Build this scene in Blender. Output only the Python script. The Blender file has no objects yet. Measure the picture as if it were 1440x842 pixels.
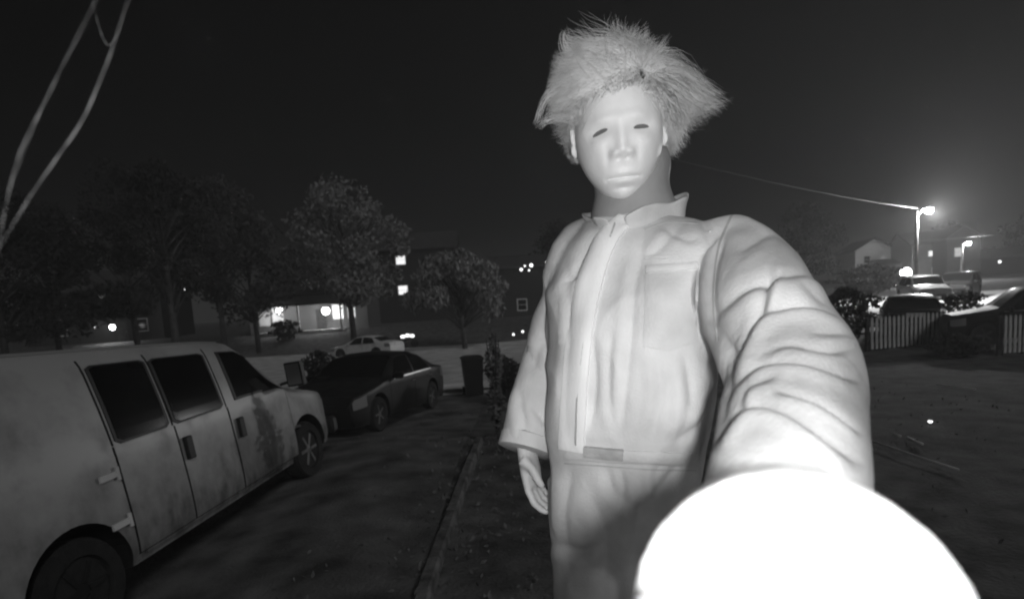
import bpy, bmesh, math, random
import numpy as np
from mathutils import Vector, Matrix
from mathutils.bvhtree import BVHTree
random.seed(7); RNG = np.random.default_rng(7)
R = math.radians
scene = bpy.context.scene
COL = scene.collection

# ------------------------------------------------------------------ camera
FPX, PITCH, ROLL, HY, CAMZ = 800.0, R(6), R(-3.5), 425.0, 2.0
CAM = Vector((0, 0, CAMZ))
_F = Vector((0, math.cos(PITCH), -math.sin(PITCH)))
_U0 = Vector((0, math.sin(PITCH), math.cos(PITCH)))
_R0 = Vector((1, 0, 0))
_RV = math.cos(ROLL) * _R0 + math.sin(ROLL) * _U0
_UV = -math.sin(ROLL) * _R0 + math.cos(ROLL) * _U0
PPY = HY + FPX * math.tan(PITCH)
def ray(px, py):
    return _F + _RV * ((px - 720) / FPX) - _UV * ((py - PPY) / FPX)
def at(px, py, d):
    """the place at distance d (metres along the lens axis) that the photograph shows at px, py"""
    return CAM + ray(px, py) * d

cd = bpy.data.cameras.new('camera'); cam = bpy.data.objects.new('camera', cd); COL.objects.link(cam)
cam.matrix_world = Matrix(((_RV.x, _UV.x, -_F.x, 0), (_RV.y, _UV.y, -_F.y, 0), (_RV.z, _UV.z, -_F.z, CAMZ), (0, 0, 0, 1)))
cd.sensor_width = 36; cd.lens = 36 * FPX / 1440
cd.shift_y = (PPY - 421) / 1440
cd.clip_start = 0.01; cd.clip_end = 2000
cd.dof.use_dof = True; cd.dof.focus_distance = 1.5; cd.dof.aperture_fstop = 20 / 4.4
scene.camera = cam

# ------------------------------------------------------------------ night sky, moonlight, exposure
w = bpy.data.worlds.new('World'); scene.world = w; w.use_nodes = True
bg = w.node_tree.nodes['Background']
bg.inputs[0].default_value = (1, 1, 1, 1); bg.inputs[1].default_value = 0.0008
sd = bpy.data.lights.new('sun', 'SUN'); sun = bpy.data.objects.new('sun', sd); COL.objects.link(sun)
sd.energy = 0.48; sd.angle = R(16); sd.color = (1, 1, 1)
sun.rotation_euler = Vector((-0.42, 0.68, -0.62)).to_track_quat('-Z', 'Y').to_euler()
scene.view_settings.view_transform = 'Standard'; scene.view_settings.look = 'None'
scene.view_settings.exposure = 0; scene.view_settings.gamma = 1
scene.render.engine = 'CYCLES'
scene.cycles.use_denoising = True
scene.cycles.max_bounces = 5; scene.cycles.volume_bounces = 0
scene.cycles.volume_step_rate = 4
scene.cycles.sample_clamp_indirect = 2
scene.render.filter_size = 1.9 if hasattr(scene.render, 'filter_size') else 1.5
scene.cycles.filter_width = 2.0

# ------------------------------------------------------------------ materials
def mat(name, g, rough=.7, var=0.0, scale=8, bump=0, bscale=40, spec=.3, metal=0, detail=4, stretch=None, extra=None):
    m = bpy.data.materials.new(name); m.use_nodes = True; nt = m.node_tree
    b = nt.nodes['Principled BSDF']
    b.inputs['Base Color'].default_value = (g, g, g, 1); b.inputs['Roughness'].default_value = rough
    b.inputs['Specular IOR Level'].default_value = spec; b.inputs['Metallic'].default_value = metal
    tc = nt.nodes.new('ShaderNodeTexCoord'); vec = tc.outputs['Object']
    if stretch:
        mp = nt.nodes.new('ShaderNodeMapping'); mp.inputs['Scale'].default_value = stretch
        nt.links.new(vec, mp.inputs[0]); vec = mp.outputs[0]
    if var:
        n = nt.nodes.new('ShaderNodeTexNoise'); n.inputs['Scale'].default_value = scale; n.inputs['Detail'].default_value = detail
        nt.links.new(vec, n.inputs[0])
        r = nt.nodes.new('ShaderNodeMapRange'); r.inputs[1].default_value = .3; r.inputs[2].default_value = .7
        r.inputs[3].default_value = g * (1 - var); r.inputs[4].default_value = min(1, g * (1 + var))
        nt.links.new(n.outputs[0], r.inputs[0])
        nt.links.new(r.outputs[0], b.inputs['Base Color'])
        r2 = nt.nodes.new('ShaderNodeMapRange'); r2.inputs[3].default_value = max(0.02, rough - .12); r2.inputs[4].default_value = min(1, rough + .12)
        nt.links.new(n.outputs[0], r2.inputs[0]); nt.links.new(r2.outputs[0], b.inputs['Roughness'])
    if bump:
        n2 = nt.nodes.new('ShaderNodeTexNoise'); n2.inputs['Scale'].default_value = bscale; n2.inputs['Detail'].default_value = 5
        nt.links.new(vec, n2.inputs[0])
        bn = nt.nodes.new('ShaderNodeBump'); bn.inputs['Strength'].default_value = bump; bn.inputs['Distance'].default_value = .02
        nt.links.new(n2.outputs[0], bn.inputs['Height']); nt.links.new(bn.outputs[0], b.inputs['Normal'])
    return m
def emat(name, s):
    m = bpy.data.materials.new(name); m.use_nodes = True; nt = m.node_tree
    b = nt.nodes['Principled BSDF']; b.inputs['Base Color'].default_value = (.6, .6, .6, 1)
    b.inputs['Emission Color'].default_value = (1, 1, 1, 1); b.inputs['Emission Strength'].default_value = s
    return m
M = {}
M['grass'] = mat('lawn', .09, .95, .6, 2.5, 1.0, 26, .1, 0, 10)
M['soil'] = mat('soil', .045, .95, .5, 3, .8, 30, .1)
M['asphalt'] = mat('asphalt', .055, .85, .35, .9, .6, 60, .3)
M['drive'] = mat('driveway_asphalt', .10, .8, .6, 2.2, 1.0, 34, .3, 0, 10)
M['concrete'] = mat('concrete', .48, .85, .3, 1.2, .4, 40, .2)
M['pave'] = mat('pavement_slab', .62, .85, .25, 2, .3, 40, .2)
M['kerb'] = mat('kerb_stone', .12, .9, .6, 6, .8, 30, .2)
M['cloth'] = mat('coverall_cloth', .56, .92, .40, 4.5, .16, 240, .1, 0, 8)
M['cloth2'] = mat('coverall_label', .44, .9, .2, 30, .2, 300, .1)
M['cloth3'] = mat('coverall_facing', .80, .9, .12, 6, .1, 240, .1, 0, 8)
M['seam'] = mat('stitching', .42, .9, .1, 30, .1, 300, .1)
M['mask'] = mat('pale_rubber', .80, .5, .06, 14, .05, 90, .35)
M['neck'] = mat('grey_rubber', .27, .6, .1, 14, .05, 90, .3)
M['skin'] = mat('skin', .60, .55, .08, 20, .1, 200, .35)
M['hair'] = mat('pale_hair', .80, .8, .15, 30, 0, 1, .3)
M['black'] = mat('black_plastic', .02, .5)
M['hole'] = mat('eye_hole', .15, .8)
M['shoe'] = mat('black_leather', .03, .5, .2, 10)
M['tyre'] = mat('tyre_rubber', .022, .85, .3, 12, .3, 60, .2)
M['rim'] = mat('rim_metal', .09, .5, .4, 6, 0, 1, .5, .3)
M['chrome'] = mat('chrome', .45, .38, 0, 1, 0, 1, .5, 1)
M['glass'] = mat('dark_glass', .006, .10, 0, 1, 0, 1, .10)
M['underbody'] = mat('underbody', .012, .9)
M['dark_paint'] = mat('dark_car_paint', .014, .42, .1, 5, 0, 1, .2)
M['silver_paint'] = mat('silver_car_paint', .60, .35, .1, 5, 0, 1, .5, .1)
M['grey_paint'] = mat('grey_car_paint', .09, .3, .1, 5, 0, 1, .5)
M['lens'] = mat('lamp_lens', .3, .2, 0, 1, 0, 1, .6, .2)
M['redlens'] = mat('tail_lens', .18, .15, 0, 1, 0, 1, .6)
M['plate'] = mat('licence_plate', .7, .5, .2, 9)
M['wood'] = mat('weathered_wood', .55, .85, .35, 4, .4, 30, .15, 0, 4, (8, 8, 1))
M['darkwood'] = mat('dark_wood', .06, .85, .4, 4, .4, 30, .15)
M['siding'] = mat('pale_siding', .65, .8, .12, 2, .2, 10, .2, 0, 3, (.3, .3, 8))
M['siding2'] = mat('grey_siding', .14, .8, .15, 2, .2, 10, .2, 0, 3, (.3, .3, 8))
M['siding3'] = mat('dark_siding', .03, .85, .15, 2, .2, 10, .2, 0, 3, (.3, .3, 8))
M['roof'] = mat('roof_shingle', .06, .9, .35, 6, .5, 20, .1)
M['trim'] = mat('white_trim', .6, .6, .1, 5)
M['bark'] = mat('bark', .07, .95, .5, 5, .9, 12, .1, 0, 5, (3, 3, .6))
M['leaf'] = mat('leaf', .06, .8, .5, 2, 0, 1, .2)
M['leafp'] = mat('pale_leaf', .19, .8, .5, 2, 0, 1, .2)
M['leafd'] = mat('dark_leaf', .03, .85, .5, 2, 0, 1, .2)
M['litter'] = mat('dry_leaf', .14, .8, .5, 20, 0, 1, .2)
M['bin'] = mat('bin_plastic', .014, .6, .2, 8)
M['metal'] = mat('galvanised', .35, .45, .3, 10, .1, 60, .5, .5)
M['web'] = mat('spider_silk', .14, .5)
M['lit'] = emat('lit_window', 1.1)
M['litdim'] = emat('dim_window', .12)
M['bulb'] = emat('lamp_bulb', 12)
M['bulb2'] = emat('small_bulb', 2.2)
M['pole'] = mat('pole_wood', .12, .9, .4, 5, .5, 20)
M['wire'] = mat('cable', .12, .5)

# van paint: white, dirty low down, one dull repaired patch on the front door
def van_paint():
    m = bpy.data.materials.new('van_paint'); m.use_nodes = True; nt = m.node_tree; b = nt.nodes['Principled BSDF']
    L = nt.links.new; N = nt.nodes.new
    tc = N('ShaderNodeTexCoord'); sep = N('ShaderNodeSeparateXYZ'); L(tc.outputs['Object'], sep.inputs[0])
    n1 = N('ShaderNodeTexNoise'); n1.inputs['Scale'].default_value = 2.2; n1.inputs['Detail'].default_value = 8; n1.inputs['Roughness'].default_value = .65
    L(tc.outputs['Object'], n1.inputs[0])
    n2 = N('ShaderNodeTexNoise'); n2.inputs['Scale'].default_value = 9; n2.inputs['Detail'].default_value = 6
    mp = N('ShaderNodeMapping'); mp.inputs['Scale'].default_value = (1, 1, .5); L(tc.outputs['Object'], mp.inputs[0]); L(mp.outputs[0], n2.inputs[0])
    # grime: more of it the lower the panel (road dirt thrown up by the wheels)
    mr = N('ShaderNodeMapRange'); mr.inputs[1].default_value = .2; mr.inputs[2].default_value = 1.15; mr.inputs[3].default_value = .55; mr.inputs[4].default_value = .0
    L(sep.outputs[2], mr.inputs[0])
    ad = N('ShaderNodeMath'); ad.operation = 'ADD'; L(n1.outputs[0], ad.inputs[0]); L(mr.outputs[0], ad.inputs[1])
    cr = N('ShaderNodeMapRange'); cr.inputs[1].default_value = .48; cr.inputs[2].default_value = .95; L(ad.outputs[0], cr.inputs[0])
    mu = N('ShaderNodeMath'); mu.operation = 'MULTIPLY'; L(cr.outputs[0], mu.inputs[0]); L(n2.outputs[0], mu.inputs[1])
    base = N('ShaderNodeMapRange'); base.inputs[1].default_value = 0; base.inputs[2].default_value = .6
    base.inputs[3].default_value = .35; base.inputs[4].default_value = .09; L(mu.outputs[0], base.inputs[0])
    # dull primer patch (an ellipse) low on the front door
    sx = N('ShaderNodeMath'); sx.operation = 'ADD'; sx.inputs[1].default_value = 1.93; L(sep.outputs[1], sx.inputs[0])
    sx2 = N('ShaderNodeMath'); sx2.operation = 'DIVIDE'; sx2.inputs[1].default_value = .36; L(sx.outputs[0], sx2.inputs[0])
    sz = N('ShaderNodeMath'); sz.operation = 'SUBTRACT'; sz.inputs[1].default_value = .72; L(sep.outputs[2], sz.inputs[0])
    sz2 = N('ShaderNodeMath'); sz2.operation = 'DIVIDE'; sz2.inputs[1].default_value = .42; L(sz.outputs[0], sz2.inputs[0])
    cv = N('ShaderNodeCombineXYZ'); L(sx2.outputs[0], cv.inputs[0]); L(sz2.outputs[0], cv.inputs[1])
    ln = N('ShaderNodeVectorMath'); ln.operation = 'LENGTH'; L(cv.outputs[0], ln.inputs[0])
    ps = N('ShaderNodeMapRange'); ps.inputs[1].default_value = .95; ps.inputs[2].default_value = 1.08; ps.inputs[3].default_value = .62; ps.inputs[4].default_value = 1; L(ln.outputs[1], ps.inputs[0])
    fin = N('ShaderNodeMath'); fin.operation = 'MULTIPLY'; L(base.outputs[0], fin.inputs[0]); L(ps.outputs[0], fin.inputs[1])
    L(fin.outputs[0], b.inputs['Base Color'])
    rr = N('ShaderNodeMapRange'); rr.inputs[3].default_value = .38; rr.inputs[4].default_value = .8; L(mu.outputs[0], rr.inputs[0]); L(rr.outputs[0], b.inputs['Roughness'])
    b.inputs['Specular IOR Level'].default_value = .4
    return m
M['van'] = van_paint()

# ------------------------------------------------------------------ mesh helpers
def link(o, parent=None):
    COL.objects.link(o)
    if parent is not None: o.parent = parent
    return o
def mesh_obj(name, V, Fc, m, parent=None, smooth=False):
    me = bpy.data.meshes.new(name)
    me.from_pydata([tuple(v) for v in V], [], [tuple(f) for f in Fc]); me.validate()
    if smooth: me.polygons.foreach_set('use_smooth', [True] * len(me.polygons))
    me.materials.append(M[m] if isinstance(m, str) else m)
    return link(bpy.data.objects.new(name, me), parent)
class MB:
    """collects shapes into one mesh"""
    def __init__(s): s.V = []; s.F = []
    def add(s, V, Fc):
        n = len(s.V); s.V += [tuple(v) for v in V]; s.F += [tuple(i + n for i in f) for f in Fc]; return s
    def box(s, x0, x1, y0, y1, z0, z1):
        V = [(x, y, z) for x in (x0, x1) for y in (y0, y1) for z in (z0, z1)]
        return s.add(V, [(0, 1, 3, 2), (4, 6, 7, 5), (0, 4, 5, 1), (2, 3, 7, 6), (0, 2, 6, 4), (1, 5, 7, 3)])
    def tube(s, pts, rad, n=8, flat=None, up=None):
        pts = [Vector(p) for p in pts]; k = len(pts)
        if not hasattr(rad, '__len__'): rad = [rad] * k
        V = []; prev = Vector(up) if up else None
        for i, p in enumerate(pts):
            t = (pts[min(i + 1, k - 1)] - pts[max(i - 1, 0)]).normalized()
            if prev is None: prev = Vector((0, 0, 1)) if abs(t.z) < .9 else Vector((1, 0, 0))
            a = (prev - t * prev.dot(t)).normalized(); b = t.cross(a); prev = a
            fl = flat[i] if flat else 1
            for j in range(n):
                c = 2 * math.pi * j / n
                V.append(p + (a * math.cos(c) + b * math.sin(c) * fl) * rad[i])
        Fc = [(i * n + j, i * n + (j + 1) % n, (i + 1) * n + (j + 1) % n, (i + 1) * n + j) for i in range(k - 1) for j in range(n)]
        Fc += [tuple(range(n - 1, -1, -1)), tuple((k - 1) * n + j for j in range(n))]
        return s.add(V, Fc)
    def rings(s, rings):
        n = len(rings[0]); V = [p for r in rings for p in r]; k = len(rings)
        Fc = [(i * n + j, i * n + (j + 1) % n, (i + 1) * n + (j + 1) % n, (i + 1) * n + j) for i in range(k - 1) for j in range(n)]
        Fc += [tuple(range(n - 1, -1, -1)), tuple((k - 1) * n + j for j in range(n))]
        return s.add(V, Fc)
    def lathe(s, prof, n=24, axis='y', c=(0, 0, 0)):
        """prof: (radius, along-axis)"""
        V = []; k = len(prof)
        for r, a in prof:
            for j in range(n):
                t = 2 * math.pi * j / n; x, z = r * math.cos(t), r * math.sin(t)
                V.append((c[0] + x, c[1] + a, c[2] + z) if axis == 'y' else (c[0] + x, c[1] + z, c[2] + a))
        Fc = [(i * n + j, (i + 1) * n + j, (i + 1) * n + (j + 1) % n, i * n + (j + 1) % n) for i in range(k - 1) for j in range(n)]
        Fc += [tuple(range(n)), tuple((k - 1) * n + j for j in range(n - 1, -1, -1))]
        return s.add(V, Fc)
    def sphere(s, c, r, n=12, m=8):
        rx, ry, rz = r if hasattr(r, '__len__') else (r, r, r)
        V = [(c[0], c[1], c[2] - rz)]; 
        for i in range(1, m):
            p = -math.pi / 2 + math.pi * i / m
            for j in range(n):
                t = 2 * math.pi * j / n
                V.append((c[0] + rx * math.cos(p) * math.cos(t), c[1] + ry * math.cos(p) * math.sin(t), c[2] + rz * math.sin(p)))
        V.append((c[0], c[1], c[2] + rz)); e = len(V) - 1
        Fc = [(0, 1 + (j + 1) % n, 1 + j) for j in range(n)]
        for i in range(m - 2):
            for j in range(n): a = 1 + i * n; Fc.append((a + j, a + (j + 1) % n, a + n + (j + 1) % n, a + n + j))
        a = 1 + (m - 2) * n; Fc += [(a + j, a + (j + 1) % n, e) for j in range(n)]
        return s.add(V, Fc)
    def build(s, name, m, parent=None, smooth=False):
        o = mesh_obj(name, s.V, s.F, m, parent, smooth)
        return o
def fix_normals(o):
    bm = bmesh.new(); bm.from_mesh(o.data); bmesh.ops.recalc_face_normals(bm, faces=bm.faces); bm.to_mesh(o.data); bm.free()
    return o
def baked(o):
    """apply the modifiers of o into its mesh"""
    dg = bpy.context.evaluated_depsgraph_get(); dg.update()
    me = bpy.data.meshes.new_from_object(o.evaluated_get(dg)); old = o.data
    o.modifiers.clear(); o.data = me; me.name = old.name
    return o
def empty(name, loc=(0, 0, 0), rz=0):
    o = bpy.data.objects.new(name, None); COL.objects.link(o); o.location = loc; o.rotation_euler = (0, 0, rz); o.empty_display_size = .1
    return o
def tag(o, label=None, cat=None, group=None, kind=None):
    if label: o['label'] = label
    if cat: o['category'] = cat
    if group: o['group'] = group
    if kind: o['kind'] = kind
    return o
def sstep(x, a, b):
    t = np.clip((np.asarray(x, float) - a) / (b - a), 0, 1); return t * t * (3 - 2 * t)
# value noise
_perm = RNG.random(4096 * 4)
def vnoise(P):
    P = np.asarray(P, float); i = np.floor(P).astype(np.int64); f = P - i; f = f * f * (3 - 2 * f); out = 0
    for dx in (0, 1):
        for dy in (0, 1):
            for dz in (0, 1):
                h = ((i[..., 0] + dx) * 73856093) ^ ((i[..., 1] + dy) * 19349663) ^ ((i[..., 2] + dz) * 83492791)
                v = _perm[np.abs(h) % len(_perm)]
                wgt = (f[..., 0] if dx else 1 - f[..., 0]) * (f[..., 1] if dy else 1 - f[..., 1]) * (f[..., 2] if dz else 1 - f[..., 2])
                out = out + v * wgt
    return out * 2 - 1

# ------------------------------------------------------------------ terrain
VYAW, VPIT, VROL = R(-6.4), R(1.5), R(-6)
VORG = Vector((-2.43, 7.79, CAMZ - 1.99))
VMAT = Matrix.Translation(VORG) @ Matrix.Rotation(VYAW, 4, 'Z') @ Matrix.Rotation(VPIT, 4, 'X') @ Matrix.Rotation(VROL, 4, 'Y')
VINV = VMAT.inverted()
_vn = (VMAT.to_3x3() @ Vector((0, 0, 1)))
def zg(x, y):
    x = np.asarray(x, float); y = np.asarray(y, float)
    zl = np.interp(y, [0, 8, 11, 15, 38, 46, 56, 90, 200], [-.05, -.05, -.34, -.48, -1.1, -1.0, .35, .8, 1.0])
    zr = np.interp(y, [0, 7, 18, 20, 34, 60, 90, 200], [-.12, -.12, -.2, -.1, .3, 1.2, 2.0, 3.0])
    k = sstep(x / np.maximum(y, 2), -.02, .38)
    z = zl * (1 - k) + zr * k
    # under the van the drive lies in the plane of its wheels
    zv = VORG.z - (_vn.x * (x - VORG.x) + _vn.y * (y - VORG.y)) / _vn.z
    dx = np.maximum(np.maximum(-5.2 - x, x + 2.15), 0); dy = np.maximum(np.maximum(1.0 - y, y - 8.0), 0)
    kv = 1 - sstep(np.hypot(dx, dy), 0, 1.5)
    return z * (1 - kv) + zv * kv
def G(x, y): return float(zg(x, y))
def sheet(name, xs, ys, m, dz=0.0, fn=None):
    X, Y = np.meshgrid(xs, ys); Z = zg(X, Y) + dz
    if fn is not None: Z = Z + fn(X, Y)
    V = np.stack([X, Y, Z], -1).reshape(-1, 3); n = len(xs)
    Fc = [(j * n + i, j * n + i + 1, (j + 1) * n + i + 1, (j + 1) * n + i) for j in range(len(ys) - 1) for i in range(n - 1)]
    o = mesh_obj(name, V, Fc, m, None, True); o['kind'] = 'structure'; return o
def spaced(a, b, n): return np.linspace(a, b, n)
gx = np.concatenate([-np.geomspace(500, 12, 26), spaced(-11.8, 14, 104), np.geomspace(14.4, 500, 26)])
gy = np.concatenate([spaced(-2, 20, 89), np.geomspace(20.4, 600, 50)])
sheet('ground', gx, gy, 'grass', 0, lambda x, y: .02 * vnoise(np.stack([x * 1.7, y * 1.7, x * 0], -1)) * (y < 30))
sheet('driveway', spaced(-6.2, -.78, 50), spaced(-1.5, 15.6, 90), 'drive', .03)
sheet('apron', spaced(-9.0, .4, 40), spaced(15.62, 21.9, 40), 'concrete', .05)
sheet('pavement', spaced(-24.0, 5.0, 60), spaced(16.2, 17.9, 8), 'pave', .13)
sheet('street', np.concatenate([-np.geomspace(160, 10.2, 30), spaced(-10, 10, 50), np.geomspace(10.2, 160, 30)]), spaced(22, 43.5, 60), 'concrete', .05)

# kerb stones along the edge of the drive
kb = empty('kerb', (0, 0, 0)); tag(kb, 'long low stone kerb dividing the dark drive from the yard', 'kerb')
for i in range(12):
    y0 = 2.2 + i * .52; y1 = y0 + .495; V = []
    j1, j2 = random.uniform(-.012, .012), random.uniform(-.014, .014)
    mb = MB()
    for yy in (y0, y1):
        xc = -.70 + .03 * (yy - 4) + j1; z = G(xc, yy) + j2
        V += [(xc - .055, yy, z - .1), (xc + .055, yy, z - .1), (xc + .056, yy, z + .10), (xc + .038, yy, z + .12), (xc - .038, yy, z + .12), (xc - .056, yy, z + .10)]
    mb.rings([V[:6], V[6:]]); fix_normals(mb.build('kerb_stone', 'kerb', kb))

# porch the caller stands on
mb = MB().box(-1.4, 1.9, -.4, 1.45, .60, .75); tag(mb.build('porch', 'concrete'), kind='structure')

# ------------------------------------------------------------------ vehicles
def catmull(P, u):
    n = len(P) - 1; i = min(int(u), n - 1); t = u - i
    p0, p1, p2, p3 = P[max(i - 1, 0)], P[i], P[i + 1], P[min(i + 2, n)]
    return 0.5 * ((2 * p1) + (-p0 + p2) * t + (2 * p0 - 5 * p1 + 4 * p2 - p3) * t * t + (-p0 + 3 * p1 - 3 * p2 + p3) * t ** 3)
class Vehicle:
    """local: front bumper at y=0, tail at y=-L, right side at +x, ground at z=0"""
    def __init__(s, L, W, T, B, sill, wheels, rw, tumble, van=False):
        s.L, s.W, s.Tp, s.Bp, s.sill, s.wheels, s.rw, s.tumble, s.van = L, W, T, B, sill, wheels, rw, tumble, van
    def T(s, q): return float(np.interp(q, *zip(*s.Tp)))
    def Bf(s, q): return float(np.interp(q, *zip(*s.Bp)))
    def half(s, q):
        e = .5 if s.van else .9
        f = 1 - .16 * max(0, 1 - q / e) ** 2.2 - (.02 if s.van else .12) * max(0, 1 - (s.L - q) / (.15 if s.van else .9)) ** 2.2
        return s.W / 2 * f
    def prof(s, q):
        W = s.half(q); T = s.T(q); b = min(s.Bf(q), T - .03); si = s.sill
        k = min(1, max(0, (T - b - .05) / .35))
        Wt = W * .86 * (1 - k) + (W - s.tumble) * k
        nose = max(0, 1 - q / .12, 1 - (s.L - q) / .10) if not s.van else max(0, 1 - q / .1)
        si2 = si + .18 * nose * (not s.van); T2 = T - .10 * nose
        pts = [(0, si2), (W * .86, si2), (W * .975, si2 + .05), (W, si2 + .32 * (b - si2)), (W * .995, si2 + .72 * (b - si2)), (W - .018, b),
               (W * .5 + Wt * .5 - .012 * (1 - k), b + (T2 - b) * (.5 if k > .2 else .45)), (Wt, b + (T2 - b) * .86 if k > .2 else T2 - .012), (Wt * .78, T2 + (-.015 if k > .2 else .0)), (0, T2 + .022)]
        return [np.array(p) for p in pts]
    def P(s, q, u, side=1, off=0):
        def raw(q, u):
            p = catmull(s.prof(q), u); return np.array([p[0] * side, -q, p[1]])
        p = raw(q, u)
        if off:
            e = .02; du = raw(q, min(u + e, 9)) - raw(q, max(u - e, 0)); dq = raw(min(q + e, s.L), u) - raw(max(q - e, 0), u)
            n = np.cross(du, dq); n /= (np.linalg.norm(n) + 1e-9)
            if n[0] * side < 0 and u < 7: n = -n
            if u >= 7 and n[2] < 0: n = -n
            p = p + n * off
        return p
    def body(s, name, m, parent):
        us = list(np.arange(0, 9.01, .25)); qs = sorted(set([0, .03, .07, .12] + list(np.arange(.2, s.L - .1, .08)) + [s.L - .1, s.L - .05, s.L - .02, s.L]))
        rings = []
        for q in qs:
            r = [s.P(q, u, 1) for u in us]; l = [s.P(q, u, -1) for u in us[1:-1]][::-1]
            rings.append(r + l)
        mb = MB(); mb.rings(rings); o = fix_normals(mb.build(name, m, parent, True))
        o.data.materials.append(M['underbody'])
        cut = MB()
        for q in s.wheels:
            for sd in (1, -1):
                x0, x1 = sorted((sd * (s.W / 2 - .30), sd * (s.W / 2 + .2)))
                cut.lathe([(s.rw + .075, x0), (s.rw + .075, x1)], 40, 'y')
                n = 80; 
                for i in range(len(cut.V) - n, len(cut.V)):
                    v = cut.V[i]; cut.V[i] = (v[1], -q + v[0], s.rw + .01 + v[2])
        c = fix_normals(cut.build('cutter', 'underbody'))
        b = o.modifiers.new('b', 'BOOLEAN'); b.object = c; b.operation = 'DIFFERENCE'; b.solver = 'EXACT'
        pm = c.parent; c.matrix_world = Matrix.Identity(4); o.parent = None
        baked(o); o.parent = parent
        me = c.data; bpy.data.objects.remove(c); bpy.data.meshes.remove(me)
        a = o.modifiers.new('n', 'EDGE_SPLIT'); a.split_angle = R(40)
        return o
    def patch(s, name, q0, q1, u0, u1, side, m, parent, off=.006, thick=.008, nq=10, nu=8, q0t=None, q1t=None, round_=0):
        """a panel lying on the side; q0t/q1t: ends of its upper edge"""
        q0t = q0 if q0t is None else q0t; q1t = q1 if q1t is None else q1t
        V = []
        for lay in (off, off - thick):
            for j in range(nu + 1):
                v = j / nu
                for i in range(nq + 1):
                    t = i / nq; a = q0 + (q0t - q0) * v; b = q1 + (q1t - q1) * v
                    q = a + (b - a) * t
                    vv = v
                    if round_:
                        ex = min(t, 1 - t) * abs(b - a)
                        if ex < round_:
                            h = (u1 - u0); inset = (1 - math.sqrt(max(0, 1 - (1 - ex / round_) ** 2))) * round_ / .6 / h * (h) * .5
                            vv = v * (1 - 2 * inset / 1) + inset
                    V.append(s.P(q, u0 + (u1 - u0) * vv, side, lay))
        n = nq + 1; S = n * (nu + 1); Fc = []
        for j in range(nu):
            for i in range(nq):
                a = j * n + i; Fc.append((a, a + 1, a + n + 1, a + n)); Fc.append((S + a + n, S + a + n + 1, S + a + 1, S + a))
        for i in range(nq): a = i; Fc.append((S + a, S + a + 1, a + 1, a)); a = nu * n + i; Fc.append((a, a + 1, S + a + 1, S + a))
        for j in range(nu): a = j * n; Fc.append((a, a + n, S + a + n, S + a)); a = j * n + nq; Fc.append((S + a, S + a + n, a + n, a))
        o = fix_normals(mesh_obj(name, V, Fc, m, parent, False)); return o
    def top(s, name, q0, q1, u0, m, parent, off=.006, nq=8, nv=16):
        V = []
        for lay in (off, off - .01):
            for i in range(nq + 1):
                q = q0 + (q1 - q0) * i / nq
                for j in range(nv + 1):
                    v = -1 + 2 * j / nv; u = 9 - abs(v) * (9 - u0)
                    V.append(s.P(q, u, 1 if v >= 0 else -1, lay))
        n = nv + 1; S = n * (nq + 1); Fc = []
        for j in range(nq):
            for i in range(nv):
                a = j * n + i; Fc.append((a, a + 1, a + n + 1, a + n)); Fc.append((S + a + n, S + a + n + 1, S + a + 1, S + a))
        for i in range(nv): a = i; Fc.append((S + a, S + a + 1, a + 1, a)); a = nq * n + i; Fc.append((a, a + 1, S + a + 1, S + a))
        for j in range(nq): a = j * n; Fc.append((a, a + n, S + a + n, S + a)); a = j * n + nv; Fc.append((S + a, S + a + n, a + n, a))
        return fix_normals(mesh_obj(name, V, Fc, m, parent, False))
    def wheels_(s, parent, width=.21, spokes=5):
        for q in s.wheels:
            for sd in (1, -1):
                x = sd * (s.W / 2 - .015 - width / 2); r = s.rw; h = width / 2
                t = MB().lathe([(r * .62, -h * .8), (r * .66, -h), (r * .93, -h), (r * .99, -h * .7), (r, 0), (r * .99, h * .7), (r * .93, h), (r * .66, h), (r * .62, h * .8)], 28)
                t.V = [(v[1], v[0], v[2]) for v in t.V]
                wo = fix_normals(t.build('wheel', 'tyre', parent, False)); wo.location = (x, -q, r)
                g = MB(); g.lathe([(r * .63, -h * .7), (r * .63, h * .55), (r * .56, h * .75), (r * .52, h * .35), (r * .18, h * .5), (r * .16, h * .8), (.02, h * .85)], 24)
                for kk in range(spokes):
                    an = 2 * math.pi * kk / spokes
                    g.tube([(r * .15 * math.cos(an), h * .62, r * .15 * math.sin(an)), (r * .56 * math.cos(an), h * .62, r * .56 * math.sin(an))], r * .09, 6)
                g.V = [(v[1] * sd, v[0], v[2]) for v in g.V]
                fix_normals(g.build('rim', 'underbody' if (s.van and q > 2) else 'rim', wo, False))  # van's rear rims near-black, the wheel arch shade put into their colour

def patch_box(mb, c, sx, sy, sz): mb.box(c[0] - sx, c[0] + sx, c[1] - sy, c[1] + sy, c[2] - sz, c[2] + sz)

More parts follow.
